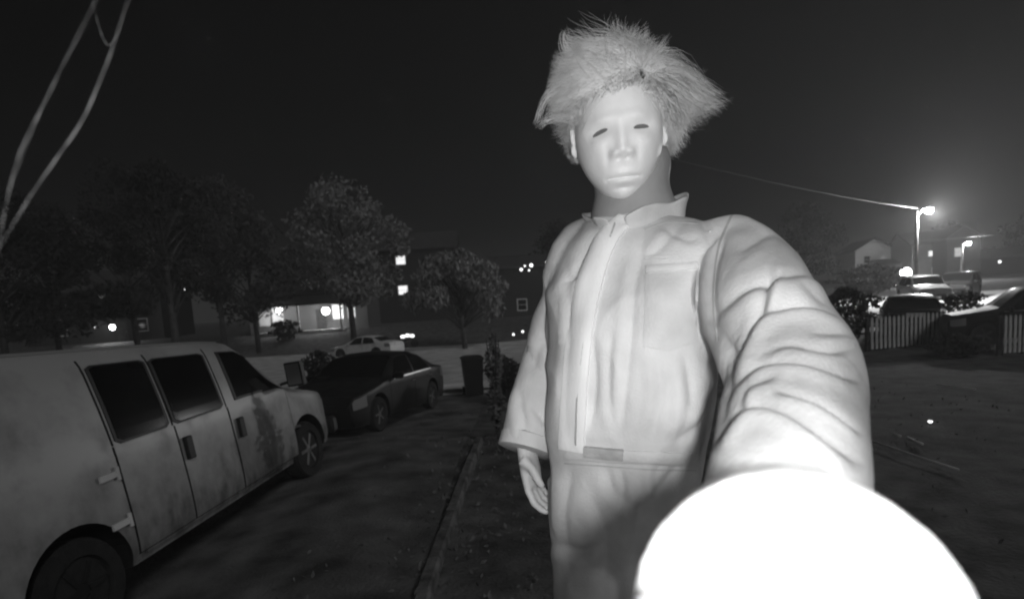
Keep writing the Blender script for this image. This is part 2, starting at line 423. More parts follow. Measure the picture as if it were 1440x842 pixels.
# --- the van
VAN = Vehicle(5.6, 2.0, [(0, .92), (.12, 1.0), (.95, 1.17), (1.05, 1.22), (1.66, 1.78), (1.80, 1.86), (2.2, 1.905), (3.0, 1.955), (3.6, 1.99), (5.5, 2.09), (5.6, 2.07)],
              [(0, .9), (1.0, 1.14), (1.3, 1.2), (5.6, 1.22)], .30, (.83, 4.16), .355, .15, van=True)
van = empty('van'); tag(van, 'dirty white cargo van with dark side windows parked on the drive', 'van')
vb = VAN.body('body', 'van', van)
def hu(h, q=3):   # height on the cabin side -> u
    us = np.linspace(5, 7.6, 60); hs = [VAN.P(q, u)[2] for u in us]; return float(np.interp(h, hs, us))
u0, u1 = hu(1.235), hu(1.79)
for (q0, q1) in ((3.08, 3.60), (2.33, 2.98)):
    f = VAN.patch('window', q0 - .03, q1 + .03, u0 - .06, u1 + .05, 1, 'black', van, .008, .012, 12, 8, round_=.06)
    VAN.patch('pane', q0, q1, u0, u1, 1, 'glass', f, .012, .006, 12, 8, round_=.05)
f = VAN.patch('window', 1.17, 2.10, 5.12, u1 + .05, 1, 'black', van, .008, .012, 14, 8, q0t=1.62)
VAN.patch('pane', 1.23, 2.06, 5.2, u1, 1, 'glass', f, .012, .006, 14, 8, q0t=1.64)
f = VAN.patch('window', 1.17, 2.10, 5.12, u1 + .05, -1, 'black', van, .008, .012, 14, 8, q0t=1.62)
VAN.patch('pane', 1.23, 2.06, 5.2, u1, -1, 'glass', f, .012, .006, 14, 8, q0t=1.64)
VAN.top('windscreen', 1.10, 1.70, 7.3, 'glass', van, .006)
# door panels stand a little proud, dark gaps between them
for (q0, q1, nm) in ((3.02, 3.66, 'side_door'), (2.27, 3.005, 'side_door'), (1.14, 2.25, 'front_door')):
    VAN.patch('door_gap', q0 - .012, q1 + .012, 2.15, 5.0, 1, 'underbody', van, .0015, .004, 14, 14)
    d = VAN.patch(nm, q0 + .004, q1 - .004, 2.2, 5.0, 1, 'van', van, .006, .004, 16, 20)
    d.data.polygons.foreach_set('use_smooth', [False] * len(d.data.polygons))
for q in (3.02, 3.66, 2.26):   # gaps carried up between the windows
    VAN.patch('door_gap', q - .008, q + .008, 5.02, u1 + .25, 1, 'underbody', van, .003, .004, 2, 10)
for (q, h) in ((2.93, .99), (2.14, .97)):
    uu = 3 + 1.0 * (h - .6) / .3
    mb = MB(); p = VAN.P(q, 4.1, 1, .02); mb.box(p[0] - .02, p[0] + .022, p[1] - .045, p[1] + .045, h - .10, h + .10)
    hd = mb.build('door_handle', 'black', van); bv = hd.modifiers.new('b', 'BEVEL'); bv.width = .012; bv.segments = 2
for h in (1.02, .66):   # hinges behind the side door
    u = 4.2 if h > .9 else 2.95
    p = VAN.P(3.70, u, 1, .012)
    mb = MB(); mb.tube([(p[0], p[1] - .0, h - .05), (p[0], p[1], h + .05)], .014, 10); mb.box(p[0] - .012, p[0] + .006, p[1] - .16, p[1] - .012, h - .022, h + .022)
    fix_normals(mb.build('hinge', 'trim', van))
mb = MB()
for sd in (1, -1):
    mb = MB(); p = VAN.P(1.2, 5.0, sd, .0)
    mb.tube([(p[0], p[1], 1.24), (p[0] + sd * .12, p[1] + .02, 1.26)], .02, 8); mb.box(*sorted((p[0] + sd * .10, p[0] + sd * .30)), p[1] - .02, p[1] + .07, 1.20, 1.48)
    o = fix_normals(mb.build('mirror', 'black', van)); o.modifiers.new('b', 'BEVEL').width = .015
    g = MB().box(*sorted((p[0] + sd * .12, p[0] + sd * .28)), p[1] - .026, p[1] - .021, 1.22, 1.46); g.build('mirror_glass', 'chrome', o)
mb = MB().box(-.97, .97, -.06, .10, .36, .58); o = mb.build('bumper', 'black', van); o.modifiers.new('b', 'BEVEL').width = .03
mb = MB().box(-.97, .97, -5.68, -5.57, .38, .56); o = mb.build('bumper', 'black', van); o.modifiers.new('b', 'BEVEL').width = .03
for sd in (1, -1):
    mb = MB().box(*sorted((sd * .58, sd * .84)), -.04, .035, .66, .84); mb.build('headlight', 'lens', van)
    mb = MB().box(*sorted((sd * .86, sd * .97)), -5.63, -5.56, .95, 1.35); mb.build('tail_light', 'redlens', van)
MB().box(-.54, .54, -.04, .03, .64, .86).build('grille', 'black', van)
VAN.patch('side_moulding', 1.30, 3.60, 2.02, 2.14, 1, 'van', van, .012, .01, 20, 2)
VAN.patch('drip_rail', 1.9, 5.5, 7.55, 7.68, 1, 'van', van, .018, .016, 30, 2)
# model badge scraped on the wing: a thin dark bar
VAN.patch('badge', .98, 1.10, 3.35, 3.43, 1, 'black', van, .008, .006, 4, 2)
VAN.wheels_(van, .22, 6)
van.matrix_world = VMAT @ Matrix.Translation((-1.0, 0, 0))

def sedan(label, cat, paint, pos, yaw, group=None, L=4.65, suv=False, plate=True, lit=False):
    c = empty('parked_car'); tag(c, label, cat, group)
    if suv:
        v = Vehicle(L, 1.88, [(0, .80), (.12, .96), (1.05, 1.10), (1.15, 1.14), (1.75, 1.66), (2.1, 1.72), (4.0, 1.70), (L - .2, 1.55), (L - .05, 1.1), (L, .9)], [(0, .85), (1.1, 1.02), (L, 1.08)], .27, (.85, L - .95), .36, .16)
        ws, rs = (1.2, 1.72), (L - .42, L - .1); sw = (1.55, L - .9)
    else:
        v = Vehicle(L, 1.80, [(0, .62), (.12, .76), (1.10, .93), (1.25, .97), (1.95, 1.38), (2.3, 1.44), (2.9, 1.43), (3.35, 1.34), (3.95, 1.06), (4.1, 1.03), (L - .08, .98), (L, .84)], [(0, .7), (1.2, .90), (L - .6, .96), (L, .92)], .20, (.88, L - 1.02), .325, .22)
        ws, rs = (1.28, 1.92), (3.38, 3.93); sw = (1.75, 3.55)
    v.body('body', paint, c)
    v.top('windscreen', *ws, 7.25, 'glass', c); v.top('rear_window', *rs, 7.3, 'glass', c)
    mid = (sw[0] + sw[1]) / 2 - .05
    for sd in (1, -1):
        v.patch('window', sw[0] - .25, mid - .04, 5.15, 6.85, sd, 'glass', c, .006, .008, 8, 6, q0t=sw[0] + .25)
        v.patch('window', mid + .04, sw[1], 5.15, 6.85, sd, 'glass', c, .006, .008, 8, 6, q1t=sw[1] - .25)
        v.patch('belt_trim', sw[0] - .28, sw[1] + .05, 5.0, 5.12, sd, 'chrome', c, .010, .01, 12, 1)
        for q in (mid - .12, sw[1] - .1):
            p = v.P(q, 4.4, sd, .015); mb = MB(); mb.tube([(p[0], p[1] - .08, p[2]), (p[0] + sd * .02, p[1], p[2]), (p[0], p[1] + .08, p[2])], .014, 6)
            fix_normals(mb.build('door_handle', 'chrome', c))
        for q in (sw[0] - .38, mid, sw[1] - .02): v.patch('door_gap', q - .006, q + .006, 2.3, 5.0, sd, 'underbody', c, .002, .004, 1, 8)
        v.patch('headlight', .06, .42, 3.7, 4.75, sd, 'lens', c, .01, .02, 6, 4)
        v.patch('tail_light', L - .40, L - .03, 3.9, 4.9, sd, 'redlens', c, .01, .02, 6, 4)
        p = v.P(sw[0] - .15, 5.0, sd); mb = MB(); mb.box(*sorted((p[0], p[0] + sd * .2)), p[1] - .05, p[1] + .05, p[2] + .01, p[2] + .14)
        o = mb.build('mirror', paint, c); o.modifiers.new('b', 'BEVEL').width = .025
    if plate:
        MB().box(-.26, .26, -L - .02, -L + .05, .80, .93).build('plate', 'plate', c)
        MB().box(-.26, .26, -.05, .02, .36, .48).build('plate', 'plate', c)
    if lit:  # added glowing ball imitates a reflected glint on one headlight
        p = v.P(.12, 4.2, 1, .03); g_ = MB(); g_.sphere(p, (.055, .05, .05), 10, 8); fix_normals(g_.build('headlight_glint', 'bulb2', c, True))
    MB().box(-.5, .5, -.06, .012, .5, .62).build('grille', 'black', c)
    v.wheels_(c, .2, 5)
    x, y = pos
    dx, dy = -math.sin(yaw), math.cos(yaw)     # forward
    zf = G(x + dx * 1.5, y + dy * 1.5); zb = G(x - dx * 1.5, y - dy * 1.5)
    zl = G(x - dy * .7, y + dx * .7); zr = G(x + dy * .7, y - dx * .7)
    rot = Matrix.Rotation(yaw, 4, 'Z') @ Matrix.Rotation(math.atan2(zf - zb, 3), 4, 'X') @ Matrix.Rotation(math.atan2(zl - zr, 1.4), 4, 'Y')
    c.matrix_world = Matrix.Translation((x, y, (zf + zb) / 2 + .05)) @ rot @ Matrix.Translation((0, L / 2, 0))
    return c
def ground_at(px, d):
    p = at(px, 500, d); return p.x, p.y
sedan('dark parked sedan with an added headlight glint facing the van nose', 'car', 'dark_paint', (-3.05, 12.1), R(167), plate=False, lit=True)
sedan('silver sedan standing across the far street behind the dark sedan', 'car', 'silver_paint', ground_at(517, 37), R(68))
sedan('black sedan with pale licence plate behind the picket fence', 'car', 'dark_paint', ground_at(1278, 21.0), R(-31))
sedan('large dark car with sloping bonnet parked near the right edge', 'car', 'bin', ground_at(1468, 16.5), R(62), suv=True, L=4.8, plate=False)
sedan('grey off-road car parked under the bright floodlight', 'car', 'grey_paint', ground_at(1296, 36), R(160), suv=True, L=4.6)
sedan('small dark hatchback with many glints right of the floodlit car', 'car', 'dark_paint', ground_at(1345, 38), R(130), suv=True, L=4.2)
sedan('distant pale car on the far left street above the van roof', 'car', 'silver_paint', ground_at(30, 40), R(80))

# ------------------------------------------------------------------ street furniture
def lamp_light(name, loc, power, parent, r=.08):
    ld = bpy.data.lights.new(name, 'POINT'); ld.energy = power; ld.shadow_soft_size = r
    o = bpy.data.objects.new(name, ld); COL.objects.link(o); o.parent = parent; o.location = loc; return o
def street_lamp(label, px, py, d, power, arm, s=1.0, lean=0):
    p = at(px, py, d); gz = G(p.x - arm, p.y); h = p.z - gz
    t = empty('street_lamp', (p.x - arm, p.y, gz)); tag(t, label, 'street lamp', 'street lamps on the right')
    mb = MB(); mb.tube([(-lean * -1, 0, -.3), (0, 0, h * .95), (0, 0, h * 1.0)], [.14, .09, .085], 10); fix_normals(mb.build('pole', 'pole', t, True))
    mb = MB(); mb.tube([(0, 0, h * .93), (arm * .5, 0, h + .12), (arm, 0, h + .16)], .035, 8); fix_normals(mb.build('arm', 'metal', t, True))
    mb = MB(); mb.sphere((arm, 0, h + .12), (.34 * s, .2 * s, .10 * s), 14, 8); hd = fix_normals(mb.build('lamp_head', 'metal', t, True))
    mb = MB(); mb.sphere((arm, 0, h), (.26 * s, .22 * s, .2 * s), 14, 8); fix_normals(mb.build('bulb', 'bulb', t, True))
    lamp_light('lamp_light', (arm, -.45, h - .25), power, t, .15)
    return t
LA = street_lamp('brightest street lamp high on a pole over the pale houses', 1306, 296, 36, 5600, .75, 1.0)
street_lamp('smaller street lamp further down the right-hand road', 1361, 342, 62, 1600, .6, 1.2)
# overhead cable lit by the lamp
def cable(name, label, a, b, sag, r=.012):
    pts = []
    for i in range(25):
        t = i / 24; p = Vector(a).lerp(Vector(b), t); p.z -= sag * 4 * t * (1 - t); pts.append(p)
    mb = MB(); mb.tube(pts, r, 6); o = fix_normals(mb.build(name, 'wire', None, True)); tag(o, label, 'cable'); return o
cable('overhead_cable', 'long overhead cable running left from the brightest street lamp', at(1290, 293, 36), at(900, 212, 19), .2, .016)
cable('overhead_cable', 'short cable crossing above the dark house beside the sleeve', at(712, 362, 60), at(800, 348, 50), .1, .02)
cable('overhead_cable', 'upper cable strung over the pale gabled house roof', at(1225, 341, 70), at(1400, 330, 60), .15, .022)

# wheeled bin
bx, by = ground_at(663, 15.2); wb = empty('wheeled_bin', (bx, by, G(bx, by) + .05), R(8)); tag(wb, 'black wheeled rubbish bin standing at the end of the drive', 'bin')
mb = MB(); rings = []
for z, a, b in ((.04, .22, .26), (.5, .25, .29), (.98, .28, .33), (1.0, .30, .35)):
    rings.append([(sx * a, sy * b, z) for sx, sy in ((-1, -1), (1, -1), (1, 1), (-1, 1))])
mb.rings(rings); o = fix_normals(mb.build('bin_body', 'bin', wb)); o.modifiers.new('b', 'BEVEL').width = .02
mb = MB(); mb.rings([[(sx * .31, sy * .37, 1.003) for sx, sy in ((-1, -1), (1, -1), (1, 1), (-1, 1))], [(sx * .30, sy * .36, 1.04) for sx, sy in ((-1, -1), (1, -1), (1, 1), (-1, 1))], [(sx * .2, sy * .26, 1.08) for sx, sy in ((-1, -1), (1, -1), (1, 1), (-1, 1))]])
o = fix_normals(mb.build('lid', 'bin', wb)); o.modifiers.new('b', 'BEVEL').width = .012
mb = MB(); mb.tube([(-.24, .40, .98), (.24, .40, .98)], .016, 8); fix_normals(mb.build('handle', 'bin', wb))
for sd in (-1, 1):
    mb = MB().lathe([(.10, -.03), (.12, -.02), (.12, .02), (.10, .03)], 18); mb.V = [(v[1] + sd * .26, v[0] + .28, v[2] + .12) for v in mb.V]; fix_normals(mb.build('wheel', 'tyre', wb))

# picket fences
def fence(label, px0, px1, d0, d1, n, h=1.0):
    a = Vector((*ground_at(px0, d0), 0)); b = Vector((*ground_at(px1, d1), 0)); L = (b - a).length; yaw = math.atan2(b.y - a.y, b.x - a.x)
    t = empty('picket_fence', (a.x, a.y, 0), yaw); tag(t, label, 'fence', 'picket fences on the right')
    pw = L / n * .50; me = None
    for i in range(n):
        x = L * (i + .5) / n; p = a.lerp(b, (i + .5) / n); z = G(p.x, p.y)
        if me is None:
            mb = MB(); f = [(-pw / 2, 0), (pw / 2, 0), (pw / 2, h - .05), (0, h), (-pw / 2, h - .05)]
            mb.rings([[(u, -.012, v) for u, v in f], [(u, .012, v) for u, v in f]]); o = fix_normals(mb.build('picket', 'wood', t)); me = o.data
        else: o = link(bpy.data.objects.new('picket', me), t)
        o.location = (x, -.034, z + .06 + random.uniform(-.012, .012)); o.rotation_euler = (0, random.uniform(-.012, .012), 0)
    za, zb = G(a.x, a.y), G(b.x, b.y)
    for hh in (.28, .78):
        mb = MB(); mb.rings([[(0, y, za + hh + z) for y, z in ((-.02, -.04), (.02, -.04), (.02, .04), (-.02, .04))], [(L, y, zb + hh + z) for y, z in ((-.02, -.04), (.02, -.04), (.02, .04), (-.02, .04))]]); fix_normals(mb.build('rail', 'darkwood', t))
    for k in range(3):
        p = a.lerp(b, k / 2); z = G(p.x, p.y); MB().box(L * k / 2 - .05, L * k / 2 + .05, .025, .12, z - .1, z + h + .05).build('post', 'darkwood', t)
fence('pale picket fence in front of the black sedan with the plate', 1222, 1324, 17.8, 18.4, 17)
fence('short dim picket fence at the right edge of the picture', 1408, 1475, 15.0, 15.0, 10)

def leaf_mesh(name, pts, size, m, parent, droop=0):
    n = len(pts); P = np.asarray(pts)
    a = RNG.normal(size=(n, 3)); a /= np.linalg.norm(a, axis=1, keepdims=True); a[:, 2] -= droop
    b = RNG.normal(size=(n, 3)); b -= a * (a * b).sum(1, keepdims=True) / (a * a).sum(1, keepdims=True); b /= np.linalg.norm(b, axis=1, keepdims=True)
    s = size * RNG.uniform(.6, 1.4, (n, 1))
    V = np.stack([P - a * s, P + b * s * .45, P + a * s, P - b * s * .45], 1).reshape(-1, 3)
    me = bpy.data.meshes.new(name); me.vertices.add(4 * n); me.vertices.foreach_set('co', V.ravel())
    me.loops.add(4 * n); me.loops.foreach_set('vertex_index', np.arange(4 * n)); me.polygons.add(n)
    me.polygons.foreach_set('loop_start', np.arange(n) * 4); me.polygons.foreach_set('loop_total', np.full(n, 4)); me.update(); me.validate()
    me.materials.append(M[m]); return link(bpy.data.objects.new(name, me), parent)
# fallen leaves along the kerb and over the lawn
fx = np.concatenate([RNG.normal(-.55, .35, 500), RNG.uniform(-5.5, 8, 700)]); fy = np.concatenate([RNG.uniform(2.5, 9, 500), RNG.uniform(3, 13, 700)])
keep = ~((fx < -1.9) & (fx > -4.9) & (fy < 8.5)); fx, fy = fx[keep], fy[keep]
flo = leaf_mesh('fallen_leaves', np.stack([fx, fy, zg(fx, fy) + .045], -1), .028, 'litter', None); tag(flo, 'scattered dry leaves on the lawn and along the kerb', 'leaves', kind='stuff')

# metal garden edging and odds and ends that glint on the right-hand lawn
def rod(name, label, cat, a, b, r, m='metal', box=False):
    mb = MB(); mb.tube([a, Vector(a).lerp(Vector(b), .5) + Vector((0, 0, -.004)), b], r, 8); o = fix_normals(mb.build(name, m, None, True)); tag(o, label, cat); return o
def gp(px, py, h=.03):
    """where the line of sight through px, py meets the ground"""
    d = 3.0
    for _ in range(60):
        p = at(px, py, d)
        e = p.z - (G(p.x, p.y) + h)
        d += e * 1.2
    return at(px, py, d)
rod('edging_rail', 'long thin metal edging rail catching light on the lawn', 'rail', gp(1226, 620, .05), gp(1348, 660, .05), .012, 'trim')
rod('metal_bar', 'short bright metal bar lying above the long edging rail', 'bar', gp(1276, 615, .05), gp(1297, 624, .05), .018, 'trim')
rod('metal_bar', 'small dull metal bar left of the short bright bar', 'bar', gp(1254, 609, .05), gp(1267, 613, .05), .012, 'trim')
rod('metal_bar', 'faint metal bar further back on the right-hand lawn', 'bar', gp(1318, 540, .05), gp(1372, 547, .05), .014, 'trim')
p = gp(1308, 598, 0); t = empty('garden_light', (p.x, p.y, G(p.x, p.y))); tag(t, 'tiny garden light glowing on the dark right-hand lawn', 'garden light')
mb = MB(); mb.tube([(0, 0, -.05), (0, 0, .04)], .008, 6); fix_normals(mb.build('stake', 'black', t))
mb = MB(); mb.sphere((0, 0, .06), (.03, .03, .022), 10, 6); fix_normals(mb.build('bulb', 'bulb2', t))
mb = MB(); mb.sphere((0, 0, .083), (.036, .036, .008), 10, 4); fix_normals(mb.build('cap', 'black', t))

# ------------------------------------------------------------------ houses
def house(label, px, d, W, D, H, RH, wall, wins=(), ridge='x', yaw=0, door=None, z=None, name='house', porch=None):
    x, y = ground_at(px, d); base = math.atan2(-x, y) * .0
    gz = G(x, y) if z is None else z
    t = empty(name, (x, y, gz), yaw); tag(t, label, 'house')
    MB().box(-W / 2, W / 2, 0, D, -1.5, H).build('wall', wall, t)
    mb = MB(); e = .35
    if ridge == 'x':
        f = [(-e, H - .1), (-e, H + .05), (D / 2, H + RH), (D + e, H + .05), (D + e, H - .1), (D / 2, H + RH - .2)]
        mb.rings([[(-W / 2 - e, a, b) for a, b in f], [(W / 2 + e, a, b) for a, b in f]])
        g = MB()
    else:
        f = [(-W / 2 - e, H - .12), (-W / 2 - e, H + .03), (0, H + RH), (W / 2 + e, H + .03), (W / 2 + e, H - .12), (0, H + RH - .2)]
        mb.rings([[(a, -e, b) for a, b in f], [(a, D + e, b) for a, b in f]])
    fix_normals(mb.build('roof', 'roof', t))
    g = MB()
    if ridge == 'x': f = [(.0, H), (D, H), (D / 2, H + RH - .22)]; g.rings([[(-W / 2, a, b) for a, b in f], [(W / 2, a, b) for a, b in f]])
    else: f = [(-W / 2, H), (W / 2, H), (0, H + RH - .22)]; g.rings([[(a, 0, b) for a, b in f], [(a, D, b) for a, b in f]])
    fix_normals(g.build('gable', wall, t))
    for (wx, wz, ww, wh, m) in wins:
        fr = MB()
        for (a0, a1, b0, b1) in ((-ww / 2 - .1, ww / 2 + .1, wh / 2, wh / 2 + .1), (-ww / 2 - .1, ww / 2 + .1, -wh / 2 - .1, -wh / 2), (-ww / 2 - .1, -ww / 2, -wh / 2, wh / 2), (ww / 2, ww / 2 + .1, -wh / 2, wh / 2), (-ww / 2, ww / 2, -.025, .025)):
            fr.box(wx + a0, wx + a1, -.07, .02, wz + b0, wz + b1)
        wo = fr.build('window', 'trim', t)
        MB().box(wx - ww / 2, wx + ww / 2, -.03, -.01, wz - wh / 2, wz + wh / 2).build('pane', m, wo)
    if door is not None:
        dd = MB().box(door - .48, door + .48, -.05, .02, 0, 2.1).build('door', 'darkwood', t); MB().sphere((door + .38, -.09, 1.0), .05, 8, 6).build('handle', 'metal', dd)
    if porch:
        x0, x1 = porch
        pr = MB().box(x0, x1, -2.0, -.02, 2.55, 2.72).build('porch_roof', 'roof', t)
        MB().box(x0, x1, -2.0, -.02, -.2, .12).build('porch_floor', 'concrete', t)
        for xx in (x0 + .1, (x0 + x1) / 2, x1 - .1): MB().box(xx - .07, xx + .07, -1.95, -1.81, .12, 2.55).build('porch_post', 'trim', t)
    return t
def porch_light(label, px, py, d, power, s=.16, em='bulb', group='porch lamps on the houses', wallz=None):
    p = at(px, py, d); t = empty('porch_lamp', p); tag(t, label, 'lamp', group)
    mb = MB(); mb.lathe([(.02, s * 1.3), (s * .9, s * 1.0), (s * 1.0, s * .9)], 12, 'z'); fix_normals(mb.build('cap', 'black', t))
    mb = MB(); mb.sphere((0, 0, 0), (s, s, s * 1.1), 12, 8); fix_normals(mb.build('bulb', em, t, True))
    mb = MB(); mb.tube([(0, s * .3, s * 1.2), (0, s * 1.6, s * 1.3)], .03, 6); fix_normals(mb.build('bracket', 'black', t))
    if power: lamp_light('lamp_light', (0, -s * 1.8, 0), power, t, .12)
    return t
# left house with the two porch lamps
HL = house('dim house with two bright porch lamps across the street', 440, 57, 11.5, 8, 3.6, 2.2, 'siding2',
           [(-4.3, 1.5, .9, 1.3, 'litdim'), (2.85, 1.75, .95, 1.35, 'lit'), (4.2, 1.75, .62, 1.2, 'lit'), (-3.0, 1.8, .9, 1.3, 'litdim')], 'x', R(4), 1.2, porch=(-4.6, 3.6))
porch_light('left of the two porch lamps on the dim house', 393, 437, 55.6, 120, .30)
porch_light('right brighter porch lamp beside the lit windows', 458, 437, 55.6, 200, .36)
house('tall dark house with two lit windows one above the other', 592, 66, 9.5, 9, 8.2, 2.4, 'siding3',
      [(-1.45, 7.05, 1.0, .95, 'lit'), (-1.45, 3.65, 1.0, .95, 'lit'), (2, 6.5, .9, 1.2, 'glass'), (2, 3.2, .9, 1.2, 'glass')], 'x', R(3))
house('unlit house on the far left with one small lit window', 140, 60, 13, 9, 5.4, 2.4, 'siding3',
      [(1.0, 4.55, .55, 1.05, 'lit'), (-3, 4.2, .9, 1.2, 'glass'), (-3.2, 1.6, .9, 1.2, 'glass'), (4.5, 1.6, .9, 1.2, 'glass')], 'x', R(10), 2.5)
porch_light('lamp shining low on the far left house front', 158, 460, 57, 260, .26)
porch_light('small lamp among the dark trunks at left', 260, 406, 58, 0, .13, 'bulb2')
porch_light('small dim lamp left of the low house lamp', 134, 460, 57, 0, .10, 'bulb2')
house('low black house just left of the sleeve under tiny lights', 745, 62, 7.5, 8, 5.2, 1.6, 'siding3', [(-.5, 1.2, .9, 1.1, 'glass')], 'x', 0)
for i, (px, py, s) in enumerate(((733, 379, .14), (738, 374, .09), (747, 373, .15), (744, 380, .09), (769, 369, .14))):
    pass
st = empty('string_lights', at(733, 379, 60)); tag(st, 'row of tiny eave lights left of the sleeve', 'string lights')
o0 = at(733, 379, 60)
mb = MB(); mb.tube([at(*q, 60) - o0 for q in ((726, 372), (738, 374), (752, 371), (776, 366))], .012, 6); fix_normals(mb.build('cord', 'black', st))
for (px, py, s) in ((733, 379, .16), (738, 374, .10), (747, 373, .19), (744, 380, .10), (769, 369, .15)):
    mb = MB(); q = at(px, py, 60) - o0; mb.sphere(q, s, 10, 6); fix_normals(mb.build('bulb', 'bulb2', st, True))
porch_light('faint low lamp beside the cuff of the hanging sleeve', 722, 470, 45, 0, .09, 'bulb2')
porch_light('second faint low lamp beside the hanging sleeve', 735, 466, 45, 0, .10, 'bulb2')
# lit rear lights of a car or bike behind the silver sedan
mo_p = at(570, 482, 44); mo = empty('motorcycle', (mo_p.x, mo_p.y, G(mo_p.x, mo_p.y))); tag(mo, 'parked motorcycle with bright lamps behind the silver sedan', 'motorcycle')
for yy in (-.7, .7):
    mb = MB().lathe([(.24, -.05), (.32, -.04), (.32, .04), (.24, .05)], 20, 'y'); mb.V = [(v[0] + yy, v[1], v[2] + .34) for v in mb.V]; wo = fix_normals(mb.build('wheel', 'tyre', mo))
mb = MB(); mb.tube([(-.7, 0, .36), (-.35, 0, .62), (.15, 0, .75), (.5, 0, .95), (.7, 0, .36)], [.05, .14, .16, .07, .04], 8); fix_normals(mb.build('frame', 'black', mo, True))
mb = MB(); mb.sphere((-.3, 0, .84), (.42, .13, .07), 12, 6); fix_normals(mb.build('saddle', 'black', mo, True))
mb = MB(); mb.tube([(.42, -.36, 1.08), (.5, 0, 1.0), (.42, .36, 1.08)], .02, 6); fix_normals(mb.build('handlebar', 'metal', mo))
for (xx, yy, zz) in ((.55, 0, .92), (.2, -.2, .98), (-.15, -.2, .92)):
    mb = MB(); mb.sphere((xx, yy - .1, zz), (.19, .1, .13), 10, 6); fix_normals(mb.build('headlight', 'bulb2', mo, True))
mo.rotation_euler = (0, 0, R(10))

# right: pale gabled house and the floodlit one
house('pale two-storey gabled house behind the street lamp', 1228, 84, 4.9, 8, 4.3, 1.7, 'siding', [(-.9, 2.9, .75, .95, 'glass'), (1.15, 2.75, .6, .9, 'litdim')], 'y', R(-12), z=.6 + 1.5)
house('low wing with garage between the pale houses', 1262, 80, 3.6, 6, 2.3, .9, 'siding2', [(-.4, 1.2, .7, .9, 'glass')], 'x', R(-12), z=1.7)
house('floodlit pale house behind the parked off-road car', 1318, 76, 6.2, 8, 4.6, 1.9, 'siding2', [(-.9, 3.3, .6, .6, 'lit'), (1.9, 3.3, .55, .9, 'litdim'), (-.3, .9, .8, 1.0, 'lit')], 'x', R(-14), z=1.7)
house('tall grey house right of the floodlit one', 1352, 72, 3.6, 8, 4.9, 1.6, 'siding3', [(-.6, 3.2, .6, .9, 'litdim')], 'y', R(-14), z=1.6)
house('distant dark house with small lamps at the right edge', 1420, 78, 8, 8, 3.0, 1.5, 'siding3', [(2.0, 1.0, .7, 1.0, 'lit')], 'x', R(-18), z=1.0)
fl = at(1273, 384, 62); t = empty('floodlight', (fl.x, fl.y, G(fl.x, fl.y))); tag(t, 'dazzling floodlight on a post above the cars by the houses', 'floodlight'); hz = fl.z - G(fl.x, fl.y)
mb = MB(); mb.tube([(0, .1, -.2), (0, .1, hz)], .05, 8); fix_normals(mb.build('post', 'metal', t))
MB().box(-.50, .50, -.02, .12, hz - .42, hz + .42).build('housing', 'metal', t); mb = MB(); mb.sphere((0, -.08, hz), (.66, .16, .62), 14, 8); fix_normals(mb.build('bulb', 'bulb', t, True))
lamp_light('lamp_light', (0, -.6, hz), 2600, t, .2)
for (px, py, s, e, lab) in ((1310, 390, .2, 'bulb2', 'small lamp on the floodlit house wall by its corner'), (1406, 368, .16, 'bulb2', 'higher of the small lamps at the far right house'),
                         (1410, 391, .2, 'bulb2', 'left lamp of the row under the far right house eave'), (1426, 390, .17, 'bulb2', 'middle lamp of the row under the far right house eave'), (1433, 391, .2, 'bulb2', 'right lamp of the row under the far right house eave'), (1405, 398, .14, 'bulb2', 'lowest small lamp by the far right house')):
    porch_light(lab, px, py, 70, 0, s, e)

# ------------------------------------------------------------------ trees and shrubs
def tree(label, px, d, h, rad, m='leaf', n=2600, trunk=.22, ls=.22, base=.3, group='trees beyond the street', seed=0, z=None, conifer=False, droop=0):
    rs = random.Random(seed + int(px)); rn = np.random.default_rng(seed + int(px))
    x, y = ground_at(px, d); gz = G(x, y) if z is None else z
    t = empty('tree', (x, y, gz)); tag(t, label, 'tree', group)
    mb = MB(); lean = rs.uniform(-.3, .3)
    mb.tube([(0, 0, -.3), (lean * .3, 0, h * .3), (lean, .1, h * .62), (lean * 1.2, .1, h * .9)], [trunk, trunk * .8, trunk * .5, trunk * .12], 9)
    cl = []
    k = 44 if not conifer else 26
    for i in range(k):
        if conifer:
            f = (i + .5) / k; zc = h * (base * .5 + (1 - base * .5) * f); rr = rad * (1 - f) ** .8
            an = rs.uniform(0, 6.28); c = Vector((math.cos(an) * rr * .6, math.sin(an) * rr * .6, zc)); cr = rad * .35 * (1.1 - f)
        else:
            an = rs.uniform(0, 6.28); f = rs.uniform(base, .95); rr = rad * math.sin(math.pi * min(1, max(.12, (f - base) / (1 - base) * .8 + .2))) * rs.uniform(.45, 1)
            c = Vector((math.cos(an) * rr + lean, math.sin(an) * rr, h * f)); cr = rad * rs.uniform(.16, .38)
        z0 = max(h * .2, c.z - rad * .7)
        mb.tube([(lean * .5, 0, z0), ((lean * .5 + c.x) / 2, c.y / 2, (z0 + c.z) / 2 + .1), tuple(c)], [trunk * .35, trunk * .2, .02], 5)
        cl.append((c, cr))
    fix_normals(mb.build('trunk', 'bark', t, True))
    P = []
    for c, cr in cl:
        q = rn.normal(size=(n // k, 3)); q /= np.linalg.norm(q, axis=1, keepdims=True); q *= cr * rn.uniform(.25, 1, (n // k, 1)) ** .6
        P.append(q * [1, 1, .75] + np.array(c))
    leaf_mesh('crown', np.concatenate(P), ls, m, t, droop)
    return t
tree('broad pale-leaved tree rising behind the house with porch lamps', 500, 50, 14.0, 5.4, 'leafp', 9000, .28, .2, .25, seed=3)
tree('weeping pale tree left of the hanging sleeve', 655, 40, 7.2, 3.2, 'leafp', 6000, .2, .15, .25, seed=5, droop=.8)
